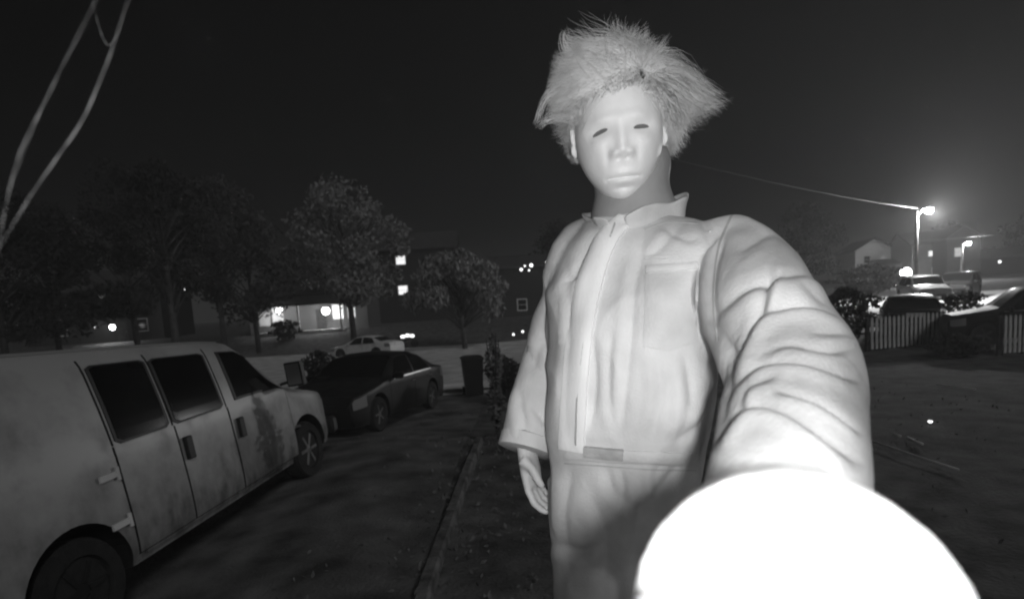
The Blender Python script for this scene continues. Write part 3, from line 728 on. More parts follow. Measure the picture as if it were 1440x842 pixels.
tree('slim dark tree left of the broad pale tree', 365, 47, 12, 4.0, 'leaf', 6000, .2, .18, .25, seed=8)
tree('tall dark tree with bare trunk above the van windscreen', 318, 44, 14, 4.2, 'leaf', 6000, .22, .18, .40, seed=2)
tree('tall dark tree above the middle van window', 250, 36, 13, 3.6, 'leafd', 5500, .26, .16, .42, seed=12)
tree('tall dark tree above the van rear side window', 196, 48, 16, 5.0, 'leafd', 7000, .25, .2, .25, seed=4)
tree('bushy dark tree left of the lamp on the far left house', 85, 46, 13, 5.0, 'leafd', 7000, .25, .2, .2, seed=6)
tree('dark tree at the left edge above the van roof', 8, 40, 14, 5.0, 'leafd', 7000, .25, .2, .2, seed=9)
tree('dark round tree rising over the low black house', 800, 72, 11, 5.0, 'leafd', 4000, .25, .25, .2, seed=1)
tree('bare-looking dark tree behind the floodlit houses', 1325, 100, 9, 4.5, 'leafd', 3000, .2, .25, .2, seed=10, z=2.0)
tree('dark tree behind the right-edge house', 1450, 95, 10, 5.0, 'leafd', 3000, .2, .25, .2, seed=11, z=1.6)
tree('dark tree behind the reaching arm', 1130, 80, 11, 5.5, 'leafd', 3600, .25, .25, .15, seed=13)
def shrub(label, px, d, h, rad, m, n, ls, group='shrubs in the yards', seed=0, bare=0):
    rs = random.Random(seed); rn = np.random.default_rng(seed); x, y = ground_at(px, d)
    t = empty('shrub', (x, y, G(x, y))); tag(t, label, 'shrub', group)
    mb = MB()
    for i in range(9):
        an = rs.uniform(0, 6.28); rr = rad * rs.uniform(.3, .9); mb.tube([(0, 0, -.05), (rr * .5 * math.cos(an), rr * .5 * math.sin(an), h * .5), (rr * math.cos(an), rr * math.sin(an), h * rs.uniform(.75, .98))], [.03, .02, .006], 5)
    fix_normals(mb.build('stems', 'bark', t))
    q = rn.normal(size=(n, 3)); q /= np.linalg.norm(q, axis=1, keepdims=True); q *= rn.uniform(.3, 1, (n, 1)) ** .5
    q = q * [rad, rad, h / 2 * (1 - bare)] + [0, 0, h / 2 * (1 + bare)]; q[:, :2] *= (1 + .35 * np.sin(q[:, 2:3] * 9 + seed))
    leaf_mesh('foliage', q, ls, m, t); return t
shrub('slender upright shrub beside the hanging hand', 694, 8.6, 1.75, .13, 'leafp', 700, .04, seed=3)
shrub('dark round shrub behind the dark sedan bonnet', 447, 17, 1.5, .5, 'leafd', 1600, .07, seed=4)
shrub('low dark shrub right of the wheeled bin', 706, 13.5, 1.2, .4, 'leafd', 1300, .06, seed=6)
shrub('leafy shrub in front of the left porch lamp', 405, 52, 1.9, 1.2, 'leaf', 900, .16, seed=7)
shrub('tall dark bush between the sleeve and the picket fence', 1190, 21, 1.9, 1.0, 'leafd', 2600, .09, seed=8)
shrub('low dark bush added under the nose of the large dark car', 1346, 15.2, .62, .55, 'leafd', 1800, .06, seed=18)  # bush added to cover the lamplit ground showing under the car
shrub('dark bush below the pale gabled house', 1222, 50, 2.6, 2.6, 'leafd', 2200, .18, seed=9)
shrub('dark bush between picket fence and large dark car', 1352, 24, 1.3, .9, 'leafd', 1500, .08, seed=10)
shrub('row-end bush under the small dark house at left', 90, 36, 1.6, 1.5, 'leafd', 1500, .12, seed=11)

# ------------------------------------------------------------------ the caller
person = empty('person', (.2, 1.08, .75)); PO = Vector(person.location)
tag(person, 'person in pale coverall and blank pale mask with wild hair reaching towards the doorbell', 'person')
def loc(p): return Vector(p) - PO
def seg_coord(V, pts):
    """arc length along a polyline, distance from it, and angle round it"""
    best = np.full(len(V), 1e9); T = np.zeros(len(V)); A = np.zeros(len(V)); acc = 0; up = np.array([0, 0, 1.0])
    for a, b in zip(pts[:-1], pts[1:]):
        a = np.array(a); b = np.array(b); d = b - a; L = np.linalg.norm(d); d /= L
        t = np.clip((V - a) @ d, 0, L); q = a + t[:, None] * d; r = V - q; dist = np.linalg.norm(r, axis=1)
        e1 = up - d * d[2]; e1 /= np.linalg.norm(e1); e2 = np.cross(d, e1); an = np.arctan2(r @ e2, r @ e1)
        k = dist < best; best[k] = dist[k]; T[k] = acc + t[k]; A[k] = an[k]; acc += L
    return T, best, A
def remesh(o, size, smooth=4):
    m = o.modifiers.new('r', 'REMESH'); m.mode = 'VOXEL'; m.voxel_size = size
    if smooth: s = o.modifiers.new('s', 'SMOOTH'); s.iterations = smooth; s.factor = .5
    baked(o); o.data.polygons.foreach_set('use_smooth', [True] * len(o.data.polygons)); return o
def spline(P, n):
    P = [np.array(p, float) for p in P]; return [catmull(P, (len(P) - 1) * i / n) for i in range(n + 1)]

SH, EL, WR = at(1036, 376, .99), at(1112, 528, .70), at(1100, 775, .42)
SH2, EL2, WR2 = at(818, 366, 1.14), at(776, 500, 1.20), at(741, 632, 1.14)
rows = [(300, 850, 962, 1.12, 1.05, .072), (320, 832, 1010, 1.14, 1.03, .095), (345, 805, 1050, 1.15, 1.0, .112), (400, 786, 1042, 1.15, .98, .120), (450, 779, 1016, 1.15, .97, .120),
        (540, 783, 1006, 1.14, .97, .118), (610, 786, 1002, 1.13, .98, .118), (640, 786, 994, 1.13, 1.0, .118), (675, 784, 984, 1.13, 1.02, .128), (730, 786, 962, 1.14, 1.03, .108), (780, 806, 940, 1.13, 1.05, .075), (815, 836, 905, 1.11, 1.07, .035)]
mb = MB(); rings = []
R2 = spline([np.array(r) for r in rows], 40)
for (y, xl, xr, dl, dr, B) in R2:
    a, b = loc(at(xl, y, dl)), loc(at(xr, y, dr)); c = (a + b) / 2; u = (b - a) / 2; v = Vector((u.y, -u.x, 0)).normalized() * B
    rg = []
    for j in range(40):
        t = 2 * math.pi * j / 40; cs, sn = math.cos(t), math.sin(t)
        rg.append(c + u * (abs(cs) ** .85 * (1 if cs > 0 else -1)) + v * (abs(sn) ** .65 * (1 if sn > 0 else -1)))
    rings.append(rg)
mb.rings(rings)
arm_l = spline([SH + Vector((-.05, .02, .01)), SH, SH.lerp(EL, .55), EL, EL.lerp(WR, .5), WR], 24); rl = np.interp(np.linspace(0, 1, 25), [0, .2, .4, .6, .8, .97, 1], [.076, .082, .084, .080, .070, .061, .060])
arm_r = spline([SH2 + Vector((.05, 0, .01)), SH2, SH2.lerp(EL2, .5), EL2, EL2.lerp(WR2, .5), WR2], 24); rr_ = np.interp(np.linspace(0, 1, 25), [0, .2, .4, .6, .8, 1], [.07, .07, .062, .060, .057, .057])
mb.tube([loc(p) for p in arm_l], list(rl), 28); mb.tube([loc(p) for p in arm_r], list(rr_), 24)
hipR, hipL = at(829, 715, 1.10), at(916, 715, 1.06)
kneeR, kneeL = Vector((hipR.x + .0, hipR.y - .01, 1.22)), Vector((hipL.x - .02, hipL.y - .0, 1.22))
footR, footL = Vector((hipR.x + .01, hipR.y + .03, .80)), Vector((hipL.x - .0, hipL.y + .04, .80))
legs = []
for hp, kn, ft in ((hipR, kneeR, footR), (hipL, kneeL, footL)):
    lg = spline([hp + Vector((0, 0, .06)), hp, hp.lerp(kn, .6), kn, kn.lerp(ft, .6), ft], 20)
    mb.tube([loc(p) for p in lg], list(np.interp(np.linspace(0, 1, 21), [0, .2, .5, .8, 1], [.078, .082, .080, .076, .082])), 24); legs.append(lg)
cov = fix_normals(mb.build('coverall', 'cloth', person)); remesh(cov, .0042, 16)
# folds in the cloth
me = cov.data; n = len(me.vertices); V = np.empty(n * 3); me.vertices.foreach_get('co', V); V = V.reshape(-1, 3); NN = np.empty(n * 3); me.vertices.foreach_get('normal', NN); NN = NN.reshape(-1, 3)
crease = lambda x, p=.55: np.abs(np.sin(x)) ** p
aL = [loc(p) for p in arm_l]; aR = [loc(p) for p in arm_r]
T, D, A = seg_coord(V, aL); wl = 1 - sstep(D, .105, .135); wl *= .25 + .75 * sstep(T, .05, .14)
nz = vnoise(V * 7); nz2 = vnoise(V * 15 + 9); nz3 = vnoise(V * 3.5 + 4)
env = .45 + .9 * np.exp(-((T - .40) / .14) ** 2) + .35 * sstep(T, .55, .7)
fl = crease(T * 24 + 2.6 * nz3 + 1.0 * np.sin(A + .5) + .9 * nz, .6) - .75
fl2 = crease(T * 13 - 1.3 * np.sin(A - .9) + 2.0 * nz + 2, .6) - .75
disp = wl * (.0035 * nz + .0012 * nz2 + .003 * env * fl2)
# creases pressed into the cloth, each along its own line across the front of the figure
def crease_lines(Wp, Nm, lines, wgt):
    rel = Wp - np.array(list(CAM)); dF = rel @ np.array(list(_F)); pxs = 720 + FPX * (rel @ np.array(list(_RV))) / dF; pys = PPY - FPX * (rel @ np.array(list(_UV))) / dF
    face = sstep(-(Nm * rel).sum(1) / np.linalg.norm(rel, axis=1), -.15, .25); out = np.zeros(len(Wp))
    for keys, amp, wid in lines:
        ks = [np.array(k, float) for k in keys]; C = np.array([catmull(ks, (len(ks) - 1) * i / 24) for i in range(25)])
        best = np.full(len(Wp), 1e9); tt = np.zeros(len(Wp)); sg = np.zeros(len(Wp))
        near = (pxs > C[:, 0].min() - 70) & (pxs < C[:, 0].max() + 70) & (pys > C[:, 1].min() - 70) & (pys < C[:, 1].max() + 70); ix = np.nonzero(near)[0]
        if not len(ix): continue
        q = np.stack([pxs[ix], pys[ix]], -1); q = q + np.stack([nz[ix], nz2[ix]], -1) * 5
        bb = np.full(len(ix), 1e9); bt = np.zeros(len(ix)); bs = np.zeros(len(ix))
        for i in range(24):
            d = C[i + 1] - C[i]; L2 = d @ d; t = np.clip(((q - C[i]) @ d) / L2, 0, 1); r = q - C[i] - t[:, None] * d; dd = np.hypot(r[:, 0], r[:, 1]); k = dd < bb
            bb[k] = dd[k]; bt[k] = ((i + t) / 24)[k]; bs[k] = (d[0] * r[:, 1] - d[1] * r[:, 0])[k]
        taper = np.sin(np.pi * np.clip(bt, .02, .98)) ** .6; sgn = np.sign(bs)
        prof = -np.exp(-(bb / wid) ** 1.4) + .75 * np.exp(-((bb * sgn - 2.0 * wid) / (1.5 * wid)) ** 2)
        out[ix] += amp * taper * prof
    return out * face * wgt
ARM = [([(1003, 448), (1050, 405), (1130, 388), (1182, 404)], .0075, 8), ([(1045, 470), (1085, 436), (1140, 428), (1203, 456)], .010, 7), ([(1062, 500), (1110, 482), (1165, 490), (1208, 490)], .0045, 5),
       ([(1020, 552), (1062, 512), (1130, 508), (1212, 534)], .0095, 7), ([(1090, 548), (1150, 566), (1210, 606)], .006, 5), ([(1000, 622), (1045, 572), (1110, 580), (1206, 650)], .010, 8),
       ([(1032, 298), (1010, 350), (1002, 420), (1008, 490)], .007, 6), ([(1040, 352), (1085, 332), (1128, 350)], .004, 6), ([(1006, 545), (1040, 485), (1075, 415), (1085, 370)], .010, 7), ([(1012, 470), (1026, 505), (1016, 560), (1004, 600)], .008, 6),
       ([(1120, 402), (1160, 425), (1196, 440)], .004, 5), ([(1080, 640), (1140, 648), (1196, 690)], .006, 7), ([(1030, 580), (1050, 545), (1090, 530)], .005, 5), ([(1140, 465), (1175, 470), (1205, 475)], .003, 4), ([(1075, 300), (1110, 335), (1150, 365)], .004, 6)]
TOR = [([(985, 300), (1002, 345), (985, 385)], 0.0050, 6.5), ([(965, 300), (935, 345), (908, 366)], 0.0050, 6.5), ([(905, 325), (896, 400), (886, 480), (880, 560), (878, 612)], 0.0058, 7.2), ([(962, 500), (968, 560), (955, 618)], 0.0058, 7.2),
       ([(922, 502), (930, 560), (918, 618)], 0.0050, 6.5), ([(842, 326), (815, 372), (788, 420)], 0.0058, 7.2), ([(792, 360), (803, 450), (797, 540), (802, 612)], 0.0058, 7.2), ([(1003, 535), (985, 590), (945, 622)], 0.0065, 7.9),
       ([(862, 470), (858, 540), (868, 604)], 0.0043, 5.8), ([(925, 312), (962, 334), (985, 330)], 0.0043, 5.8), ([(835, 480), (838, 545), (832, 606)], 0.0043, 5.8), ([(995, 420), (990, 470), (1000, 520)], 0.0050, 6.5), ([(945, 540), (940, 580), (946, 616)], 0.0036, 5.0),
       ([(850, 655), (868, 692), (905, 716)], 0.0050, 7.2), ([(905, 655), (903, 720), (892, 810)], 0.0058, 7.9), ([(802, 660), (790, 720), (800, 800)], 0.0050, 8.6), ([(830, 700), (852, 750), (846, 850)], 0.0058, 8.6), ([(965, 652), (932, 690), (898, 722)], 0.0050, 7.2), ([(770, 762), (815, 778), (845, 768)], 0.0065, 6.5), ([(875, 660), (880, 690), (870, 720)], 0.0043, 5.0), ([(930, 655), (925, 675), (935, 700)], 0.0043, 5.0)]
SLV = [([(775, 410), (765, 470), (745, 520)], 0.0048, 6.4), ([(740, 560), (760, 585), (775, 600)], 0.0048, 5.6), ([(728, 545), (735, 590), (738, 640)], 0.0048, 6.4), ([(755, 480), (775, 500), (780, 540)], 0.0048, 6.4), ([(790, 370), (775, 400), (770, 440)], 0.0048, 6.4)]
Wp = V + np.array(list(PO))
disp += crease_lines(Wp, NN, ARM, wl)
T2, D2, A2 = seg_coord(V, aR); wr = (1 - sstep(D2, .075, .10)) * sstep(T2, .12, .2) * (1 - wl)
disp += wr * (.006 * (crease(T2 * 12 + 1.5 * np.sin(A2 + 1) + 2.4 * nz, .6) - .7) + .003 * nz2)
Z = V[:, 2] + PO.z; X = V[:, 0] + PO.x
wt = (1 - wl) * (1 - wr) * sstep(Z, 1.60, 1.70)
sv = np.stack([V[:, 0] * 13 + V[:, 2] * 3.5, V[:, 1] * 8, V[:, 2] * 3.2], -1)
sv2 = np.stack([V[:, 0] * 9 - V[:, 2] * 10, V[:, 1] * 6, V[:, 2] * 5 + V[:, 0] * 6], -1)
ridge = lambda q: 1 - np.abs(vnoise(q)) * 2.2
disp += wt * (.007 * ridge(sv) + .006 * ridge(sv2 + 7) - .006 + .003 * nz + .002 * nz2)
disp += crease_lines(Wp, NN, TOR, (1 - wl) * (1 - wr)) + crease_lines(Wp, NN, SLV, wr)
# fullness gathered over the waist
disp += wt * .004 * np.exp(-((Z - 1.80) / .05) ** 2) * (1 + nz)
wg = (1 - wl) * (1 - wr) * (1 - sstep(Z, 1.60, 1.70))
disp += wg * (.004 * ridge(np.stack([V[:, 0] * 10 + V[:, 2] * 5, V[:, 1] * 8, V[:, 2] * 4], -1)) + .002 * ridge(np.stack([V[:, 0] * 5, V[:, 1] * 5, V[:, 2] * 12 + V[:, 0] * 7], -1)) - .004)
V += NN * disp[:, None]
me.vertices.foreach_set('co', V.ravel()); me.update()
cov.modifiers.new('s', 'SMOOTH').iterations = 1; baked(cov); me = cov.data; me.polygons.foreach_set('use_smooth', [True] * len(me.polygons))
BV = BVHTree.FromPolygons([v.co + PO for v in me.vertices], [tuple(p.vertices) for p in me.polygons])
def drape(name, fn, nu, nv, m, off=.004, thick=.005, maxd=3, puff=0):
    """a piece of cloth sewn on to the coverall"""
    pts = []; last = None
    for i in range(nu + 1):
        for j in range(nv + 1):
            px, py = fn(i / nu, j / nv); d = ray(px, py).normalized(); h = BV.ray_cast(CAM, d)
            for k_ in range(12):
                if h[0] is None and last is None: py += 4; h = BV.ray_cast(CAM, ray(px, py).normalized())
            if h[0] is None: h = last
            last = h
            e = min(i, nu - i) / nu * 2; f = min(j, nv - j) / nv * 2
            nrm = h[1] if h[1].dot(d) < 0 else -h[1]
            pts.append((h[0], nrm, off + puff * min(1, e * 2) * min(1, f * 2)))
    V = [p + q * o - PO for p, q, o in pts] + [p - q * thick - PO for p, q, o in pts]
    S = len(pts); n = nv + 1; Fc = []
    for i in range(nu):
        for j in range(nv): a = i * n + j; Fc += [(a, a + 1, a + n + 1, a + n), (S + a + n, S + a + n + 1, S + a + 1, S + a)]
    for i in range(nu): a = i * n; Fc.append((a, a + n, S + a + n, S + a)); a = i * n + nv; Fc.append((S + a, S + a + n, a + n, a))
    for j in range(nv): a = j; Fc.append((S + a, S + a + 1, a + 1, a)); a = nu * n + j; Fc.append((a, a + 1, S + a + 1, S + a))
    o = fix_normals(mesh_obj(name, V, Fc, m, cov, True)); s = o.modifiers.new('s', 'SMOOTH'); s.iterations = 3; s.factor = .4
    es = o.modifiers.new('e', 'EDGE_SPLIT'); es.split_angle = R(50); return o
def path(keys):
    ks = [np.array(k, float) for k in keys]; return lambda t: catmull(ks, t * (len(ks) - 1))
pk = path([(884, 306), (852, 340), (830, 400), (815, 480), (808, 560), (805, 634)])
wd = lambda t: 13 + 5 * math.sin(min(1, t * 1.6) * math.pi / 2)
drape('placket', lambda t, v: (pk(t)[0] + (v - .5) * 2 * wd(t), pk(t)[1] + (v - .5) * 6), 40, 8, 'cloth3', .007, .004, puff=.004)
pc = lambda t, v: ((916 + 72 * v - 10 * t), 378 + 112 * t + 6 * v - (10 * t if v in (0, 1) else 0))
pk_o = drape('chest_pocket', lambda t, v: (908 + 76 * v - 4 * t, 380 + (108 + 10 * (1 - abs(v - .5) * 2)) * t - 6 * v), 20, 14, 'cloth', .005, .004, puff=.006)
drape('pocket_hem', lambda t, v: (909 + 75 * v, 376 + 11 * t - 6 * v), 3, 14, 'cloth', .010, .003)
drape('pen_slot', lambda t, v: (906 + 34 * v, 361 + 5 * t - 1 * v), 2, 8, 'cloth', .006, .003)
drape('second_pocket', lambda t, v: (786 + 30 * v, 398 + 88 * t - 4 * v), 14, 6, 'cloth', .004, .004, puff=.003)
drape('waistband', lambda t, v: (792 + 190 * v, 628 + 19 * t + 9 * v), 6, 36, 'cloth', .003, .004, puff=.002)
drape('waist_tab', lambda t, v: (822 + 56 * v, 626 + 15 * t + 5 * v), 5, 12, 'cloth2', .009, .002)
for nm, keys, wpx in (('seam', [(1032, 296), (1010, 350), (1003, 420), (1008, 480)], 1.6), ('seam', [(866, 318), (838, 400), (824, 480), (817, 560), (813, 625)], 1.2), ('seam', [(912, 392), (945, 389), (980, 386)], 1.1), ('seam', [(980, 314), (940, 312), (905, 322)], 1.3), ('seam', [(793, 651), (850, 655), (920, 660), (980, 661)], 1.3)):
    pp = path(keys); drape(nm, lambda t, v, pp=pp, wpx=wpx: (pp(t)[0] + (v - .5) * 2 * wpx, pp(t)[1] + (v - .5) * 2 * wpx), 40, 1, 'seam', .0015 if keys[0][0] != 866 else .012, .002)
# stand collar round the neck, open at the front
def stand_collar():
    V = []; nu = 60; nv = 5; nc = loc(at(893, 297, 1.085)); a0, a1 = R(-112), R(232)
    for lay in (0, .006):
        for i in range(nu + 1):
            a = a0 + (a1 - a0) * i / nu; e = min(i, nu - i) / nu
            for j in range(nv + 1):
                t = j / nv; wob = .004 * math.sin(a * 3 + 1) + .003 * math.sin(a * 7)
                rad = .086 + lay + .010 * t * t + wob * t + (.012 if e < .06 else 0) * t
                V.append(nc + Vector((math.cos(a) * rad, math.sin(a) * rad * .95, -.028 + .040 * t * (.55 + .45 * min(1, e * 9)) + .012 * math.cos(a) + .014 * math.sin(a) + wob * t)))
    n = nv + 1; S = n * (nu + 1); Fc = []
    for i in range(nu):
        for j in range(nv): a = i * n + j; Fc += [(a, a + 1, a + n + 1, a + n), (S + a + n, S + a + n + 1, S + a + 1, S + a)]
    for i in range(nu): a = i * n; Fc.append((a, a + n, S + a + n, S + a)); a = i * n + nv; Fc.append((S + a, S + a + n, a + n, a))
    for j in range(nv): a = j; Fc.append((S + a, S + a + 1, a + 1, a)); a = nu * n + j; Fc.append((a, a + 1, S + a + 1, S + a))
    o = fix_normals(mesh_obj('collar', V, Fc, 'cloth', cov, True)); m_ = o.modifiers.new('ss', 'SUBSURF'); m_.levels = m_.render_levels = 1
stand_collar()
# cuff hems
for pts, rr0, k in ((arm_l, .062, .068), (arm_r, .0565, .054)):
    P = [loc(p) for p in pts]; e = P[-1]; d = (P[-1] - P[-3]).normalized(); m_ = MB()
    m_.tube([e - d * .028, e - d * .024, e + d * .002, e + d * .004], [rr0 - .002, rr0 + .003, rr0 + .003, rr0 - .004], 32); fix_normals(m_.build('cuff', 'cloth', cov, True)).modifiers.new('e', 'EDGE_SPLIT').split_angle = R(45)

# body: one skin from neck to hands and feet
mb = MB()
tor = [loc((at(xl, y, dl) + at(xr, y, dr)) / 2) for (y, xl, xr, dl, dr, B) in rows]
mb.tube([loc(at(892, 262, 1.10))] + tor, [.05, .05, .06, .08, .085, .085, .085, .085, .08, .085, .08, .06, .04], 20)
mb.tube([loc(p) for p in arm_l], list(np.interp(np.linspace(0, 1, 25), [0, .5, 1], [.05, .045, .036])), 16)
mb.tube([loc(p) for p in arm_r], list(np.interp(np.linspace(0, 1, 25), [0, .5, 1], [.05, .042, .028])), 16)
for lg in legs:
    mb.tube([loc(p) for p in lg] + [loc(lg[-1] + np.array([0, 0, -.02]))], list(np.interp(np.linspace(0, 1, 22), [0, .5, 1], [.07, .055, .04])), 14)
def hand(wrist, fdir, lat, s, palm, curl, thumb_side, stretch_index=False, thick=.42, wr=1.0):
    f = Vector(fdir).normalized(); l = (Vector(lat) - f * Vector(lat).dot(f)).normalized(); nrm = l.cross(f)   # nrm: towards the palm or back
    if palm < 0: nrm = -nrm
    P0 = Vector(wrist)
    mb.tube([P0 - f * .03 * s, P0 + f * .02 * s, P0 + f * .06 * s, P0 + f * .095 * s, P0 + f * .105 * s], [.028 * s * wr, .036 * s * (1 + (wr - 1) * .55), .044 * s, .043 * s, .030 * s], 20, [.8 if wr == 1 else .95, .62 if wr == 1 else .95, thick + .06, thick, thick], up=l)
    for k, (o, L, r) in enumerate(((-.033, .078, .0095), (-.011, .088, .0098), (.011, .082, .0095), (.033, .064, .0085))):
        o *= -thumb_side * -1
        b = P0 + f * .085 * s + l * o * s; c = curl[k]; pts = [b, b + f * .02 * s]; d = f.copy(); ang = 0; p = pts[-1]
        for q, (fr, ca) in enumerate(((.45, .6), (.30, 1.0), (.25, .7))):
            ang += c * ca; d = f * math.cos(ang) + nrm * math.sin(ang); 
            pts.append(p + d * L * fr * s * .55); p = p + d * L * fr * s; pts.append(p)
        mb.tube([loc(q) for q in pts], [r * s * x for x in (1.05, 1.05, 1, 1.0, .95, .95, .85, .7)], 10)
    b = P0 + f * .025 * s + l * (-.034) * thumb_side * s
    t1 = b + (f * .7 - l * thumb_side * .1 + nrm * .75).normalized() * .034 * s; t2 = t1 + (f * .85 - l * thumb_side * .25 + nrm * .45).normalized() * .03 * s; t3 = t2 + (f * .9 + l * thumb_side * .1 + nrm * .4).normalized() * .024 * s
    mb.tube([loc(q) for q in (b, t1, t2, t3)], [.016 * s, .0125 * s, .011 * s, .008 * s], 10)
# tube() above works in local space for the palm as well
_tube = mb.tube
def tube_local(pts, rad, n=8, flat=None, up=None):
    if (Vector(pts[0]) - PO).length < (Vector(pts[0])).length - .2: pts = [loc(p) for p in pts]
    return _tube(pts, rad, n, flat, up)
mb.tube = tube_local
hand(at(740, 628, 1.14), Vector((.12, -.06, -1)), Vector((.45, .89, 0)), .78, -1, (.5, .6, .68, .75), 1)
W0 = at(1100, 806, .33)
hand(W0, at(1128, 945, .165) - W0, _RV, 1.40, 1, (.12, .9, 1.0, 1.05), 1, True, .95, 1.42)
mb.tube = _tube
body = fix_normals(mb.build('body', 'skin', person)); remesh(body, .0035, 5)
# shoes
for ft in (footR, footL):
    c = loc((ft.x, ft.y, .75)); rg = []
    for (y, wdt, h) in ((.09, .030, .06), (.07, .040, .085), (0, .042, .10), (-.08, .046, .075), (-.15, .048, .055), (-.19, .036, .045), (-.205, .015, .03)):
        rg.append([c + Vector((wdt * math.cos(t), y, .004 + max(0, h * .5 + h * .5 * math.sin(t)))) for t in np.linspace(0, 2 * math.pi, 15)[:-1]])
    m_ = MB(); m_.rings(rg); fix_normals(m_.build('shoe', 'shoe', person, True))

# mask: a whole-head pale rubber mask
yaw_, rol_, nod_ = R(-9), R(5), R(13)
hx0 = _RV * math.cos(rol_) + _UV * math.sin(rol_); hz = _UV * math.cos(rol_) - _RV * math.sin(rol_); hy0 = hx0.cross(hz)
hx = hx0 * math.cos(yaw_) - hy0 * math.sin(yaw_); hy = hy0 * math.cos(yaw_) + hx0 * math.sin(yaw_)
hy, hz = hy * math.cos(nod_) - hz * math.sin(nod_), hz * math.cos(nod_) + hy * math.sin(nod_)
HC = at(873, 183, .96) - hy * .088
nt_, np_ = 260, 190
th = np.linspace(0, 2 * np.pi, nt_, endpoint=False); ph = np.linspace(-np.pi / 2, np.pi / 2, np_ + 1)
TH, PH = np.meshgrid(th, ph); dx, dy, dz = np.cos(PH) * np.sin(TH), np.cos(PH) * np.cos(TH), np.sin(PH)
low = np.maximum(0, -dz)
ax = .0790 * (1 - .36 * low ** 2.2) * (1 - .04 * np.maximum(0, dz) ** 2); ay = np.where(dy > 0, .096, .098) * (1 - .10 * low ** 2 * (dy > 0) - .30 * low ** 1.5 * (dy < 0)); az = np.where(dz > 0, .118, .120)
cube = lambda v, p: np.sign(v) * np.abs(v) ** p
x, y, z = ax * cube(dx, .92), ay * cube(dy, .95), az * dz
front = sstep(dy, .05, .45)
g = lambda cx, cz, sx, sz: np.exp(-((x - cx) / sx) ** 2 - ((z - cz) / sz) ** 2)
gs = lambda cx, cz, sx, sz: g(cx, cz, sx, sz) + g(-cx, cz, sx, sz)
b = np.zeros_like(x)
b += .0042 * gs(.026, .021, .026, .009) + .003 * g(0, .06, .05, .03)
b -= .0105 * gs(.033, .002, .017, .010); b -= .004 * gs(.052, .004, .012, .02)
b += .005 * g(0, .002, .010, .02) + .0105 * g(0, -.022, .011, .017) + .0105 * g(0, -.034, .0125, .0085) + .0085 * gs(.0145, -.037, .0062, .007)
b -= .006 * gs(.0075, -.0445, .0042, .0028)
b -= .004 * gs(.026, -.040, .006, .016)
b += .005 * gs(.044, -.024, .018, .016) - .004 * gs(.046, -.062, .018, .022)
b += .0062 * g(0, -.0685, .020, .0055) + .0072 * g(0, -.082, .018, .0055) - .0065 * np.exp(-((z + .0755) / .0016) ** 2) * (1 - sstep(np.abs(x), .022, .029)) - .003 * gs(.029, -.076, .004, .004)
b -= .004 * g(0, -.092, .02, .004); b += .0085 * g(0, -.107, .018, .012); b -= .002 * g(0, -.055, .003, .01)
y = y + b * front * .85
# jaw line: undercut the head behind and below the chin
y = y - .0 * low
V = (np.stack([x, y, z], -1)).reshape(-1, 3)
B3 = np.array([list(hx), list(hy), list(hz)]); Wv = V @ B3 + np.array(loc(HC))
Fc = [(i * nt_ + j, i * nt_ + (j + 1) % nt_, (i + 1) * nt_ + (j + 1) % nt_, (i + 1) * nt_ + j) for i in range(np_) for j in range(nt_)]
mk = MB(); mk.add(Wv, Fc)
# neck skirt of the mask, tucked into the collar
nk = []
for t in np.linspace(0, 1, 14):
    c = loc(at(884 + 8 * t, 215 + 95 * t, 1.085 + .0 * t)); rx = .071 + .006 * t + .004 * math.sin(t * 9); ry = .066
    nk.append([c + hx * rx * math.cos(a) + hy * ry * math.sin(a) for a in np.linspace(0, 2 * math.pi, 41)[:-1]])
nko = MB(); nko.rings(nk)
for sd in (-1, 1):     # ears
    for (ex, ey, ez, r) in ((.080, -.008, .012, (.007, .014, .020)), (.081, -.006, -.012, (.006, .010, .013))):
        p = loc(HC) + hx * (sd * ex) + hy * ey + hz * ez; q = MB(); q.sphere((0, 0, 0), 1, 14, 10)
        mk.add([p + hx * (v[0] * r[0] + sd * .004 * abs(v[1])) + hy * v[1] * r[1] + hz * v[2] * r[2] for v in q.V], q.F)
mask = fix_normals(mk.build('mask', 'mask', person, True)); fix_normals(nko.build('neck_skirt', 'neck', mask, True))
for sd, tw in ((-1, .28), (1, .02)):
    V = []; nn = 24
    cx, cz = sd * .0345, .0005
    for i in range(nn + 1):
        for j in range(nn + 1):
            u, v = -1 + 2 * i / nn, -1 + 2 * j / nn; X_ = u * .0135; Z_ = v * .0035 * math.sqrt(max(0, 1 - abs(u) ** 2.4)) + .0015 * (1 - u * u)
            Xr = X_ * math.cos(tw) - Z_ * math.sin(tw); Zr = X_ * math.sin(tw) + Z_ * math.cos(tw); V.append((cx + Xr, cz + Zr))
    # find the mask surface in front of each point
    Pm = np.stack([x, y, z], -1).reshape(-1, 3); Pm = Pm[Pm[:, 1] > .03]
    out = []
    for (a_, c_) in V:
        k = np.argsort((Pm[:, 0] - a_) ** 2 + (Pm[:, 2] - c_) ** 2)[:4]; out.append(loc(HC) + hx * a_ + hy * (float(Pm[k, 1].mean()) + .0012) + hz * c_)
    back = [p - hy * .006 for p in out]; S = len(out); n = nn + 1
    Fc = [(i * n + j, i * n + j + 1, (i + 1) * n + j + 1, (i + 1) * n + j) for i in range(nn) for j in range(nn)]
    Fc += [(S + (i + 1) * n + j, S + (i + 1) * n + j + 1, S + i * n + j + 1, S + i * n + j) for i in range(nn) for j in range(nn)]
    mesh_obj('eye_hole', out + back, Fc, 'hole', mask, True)

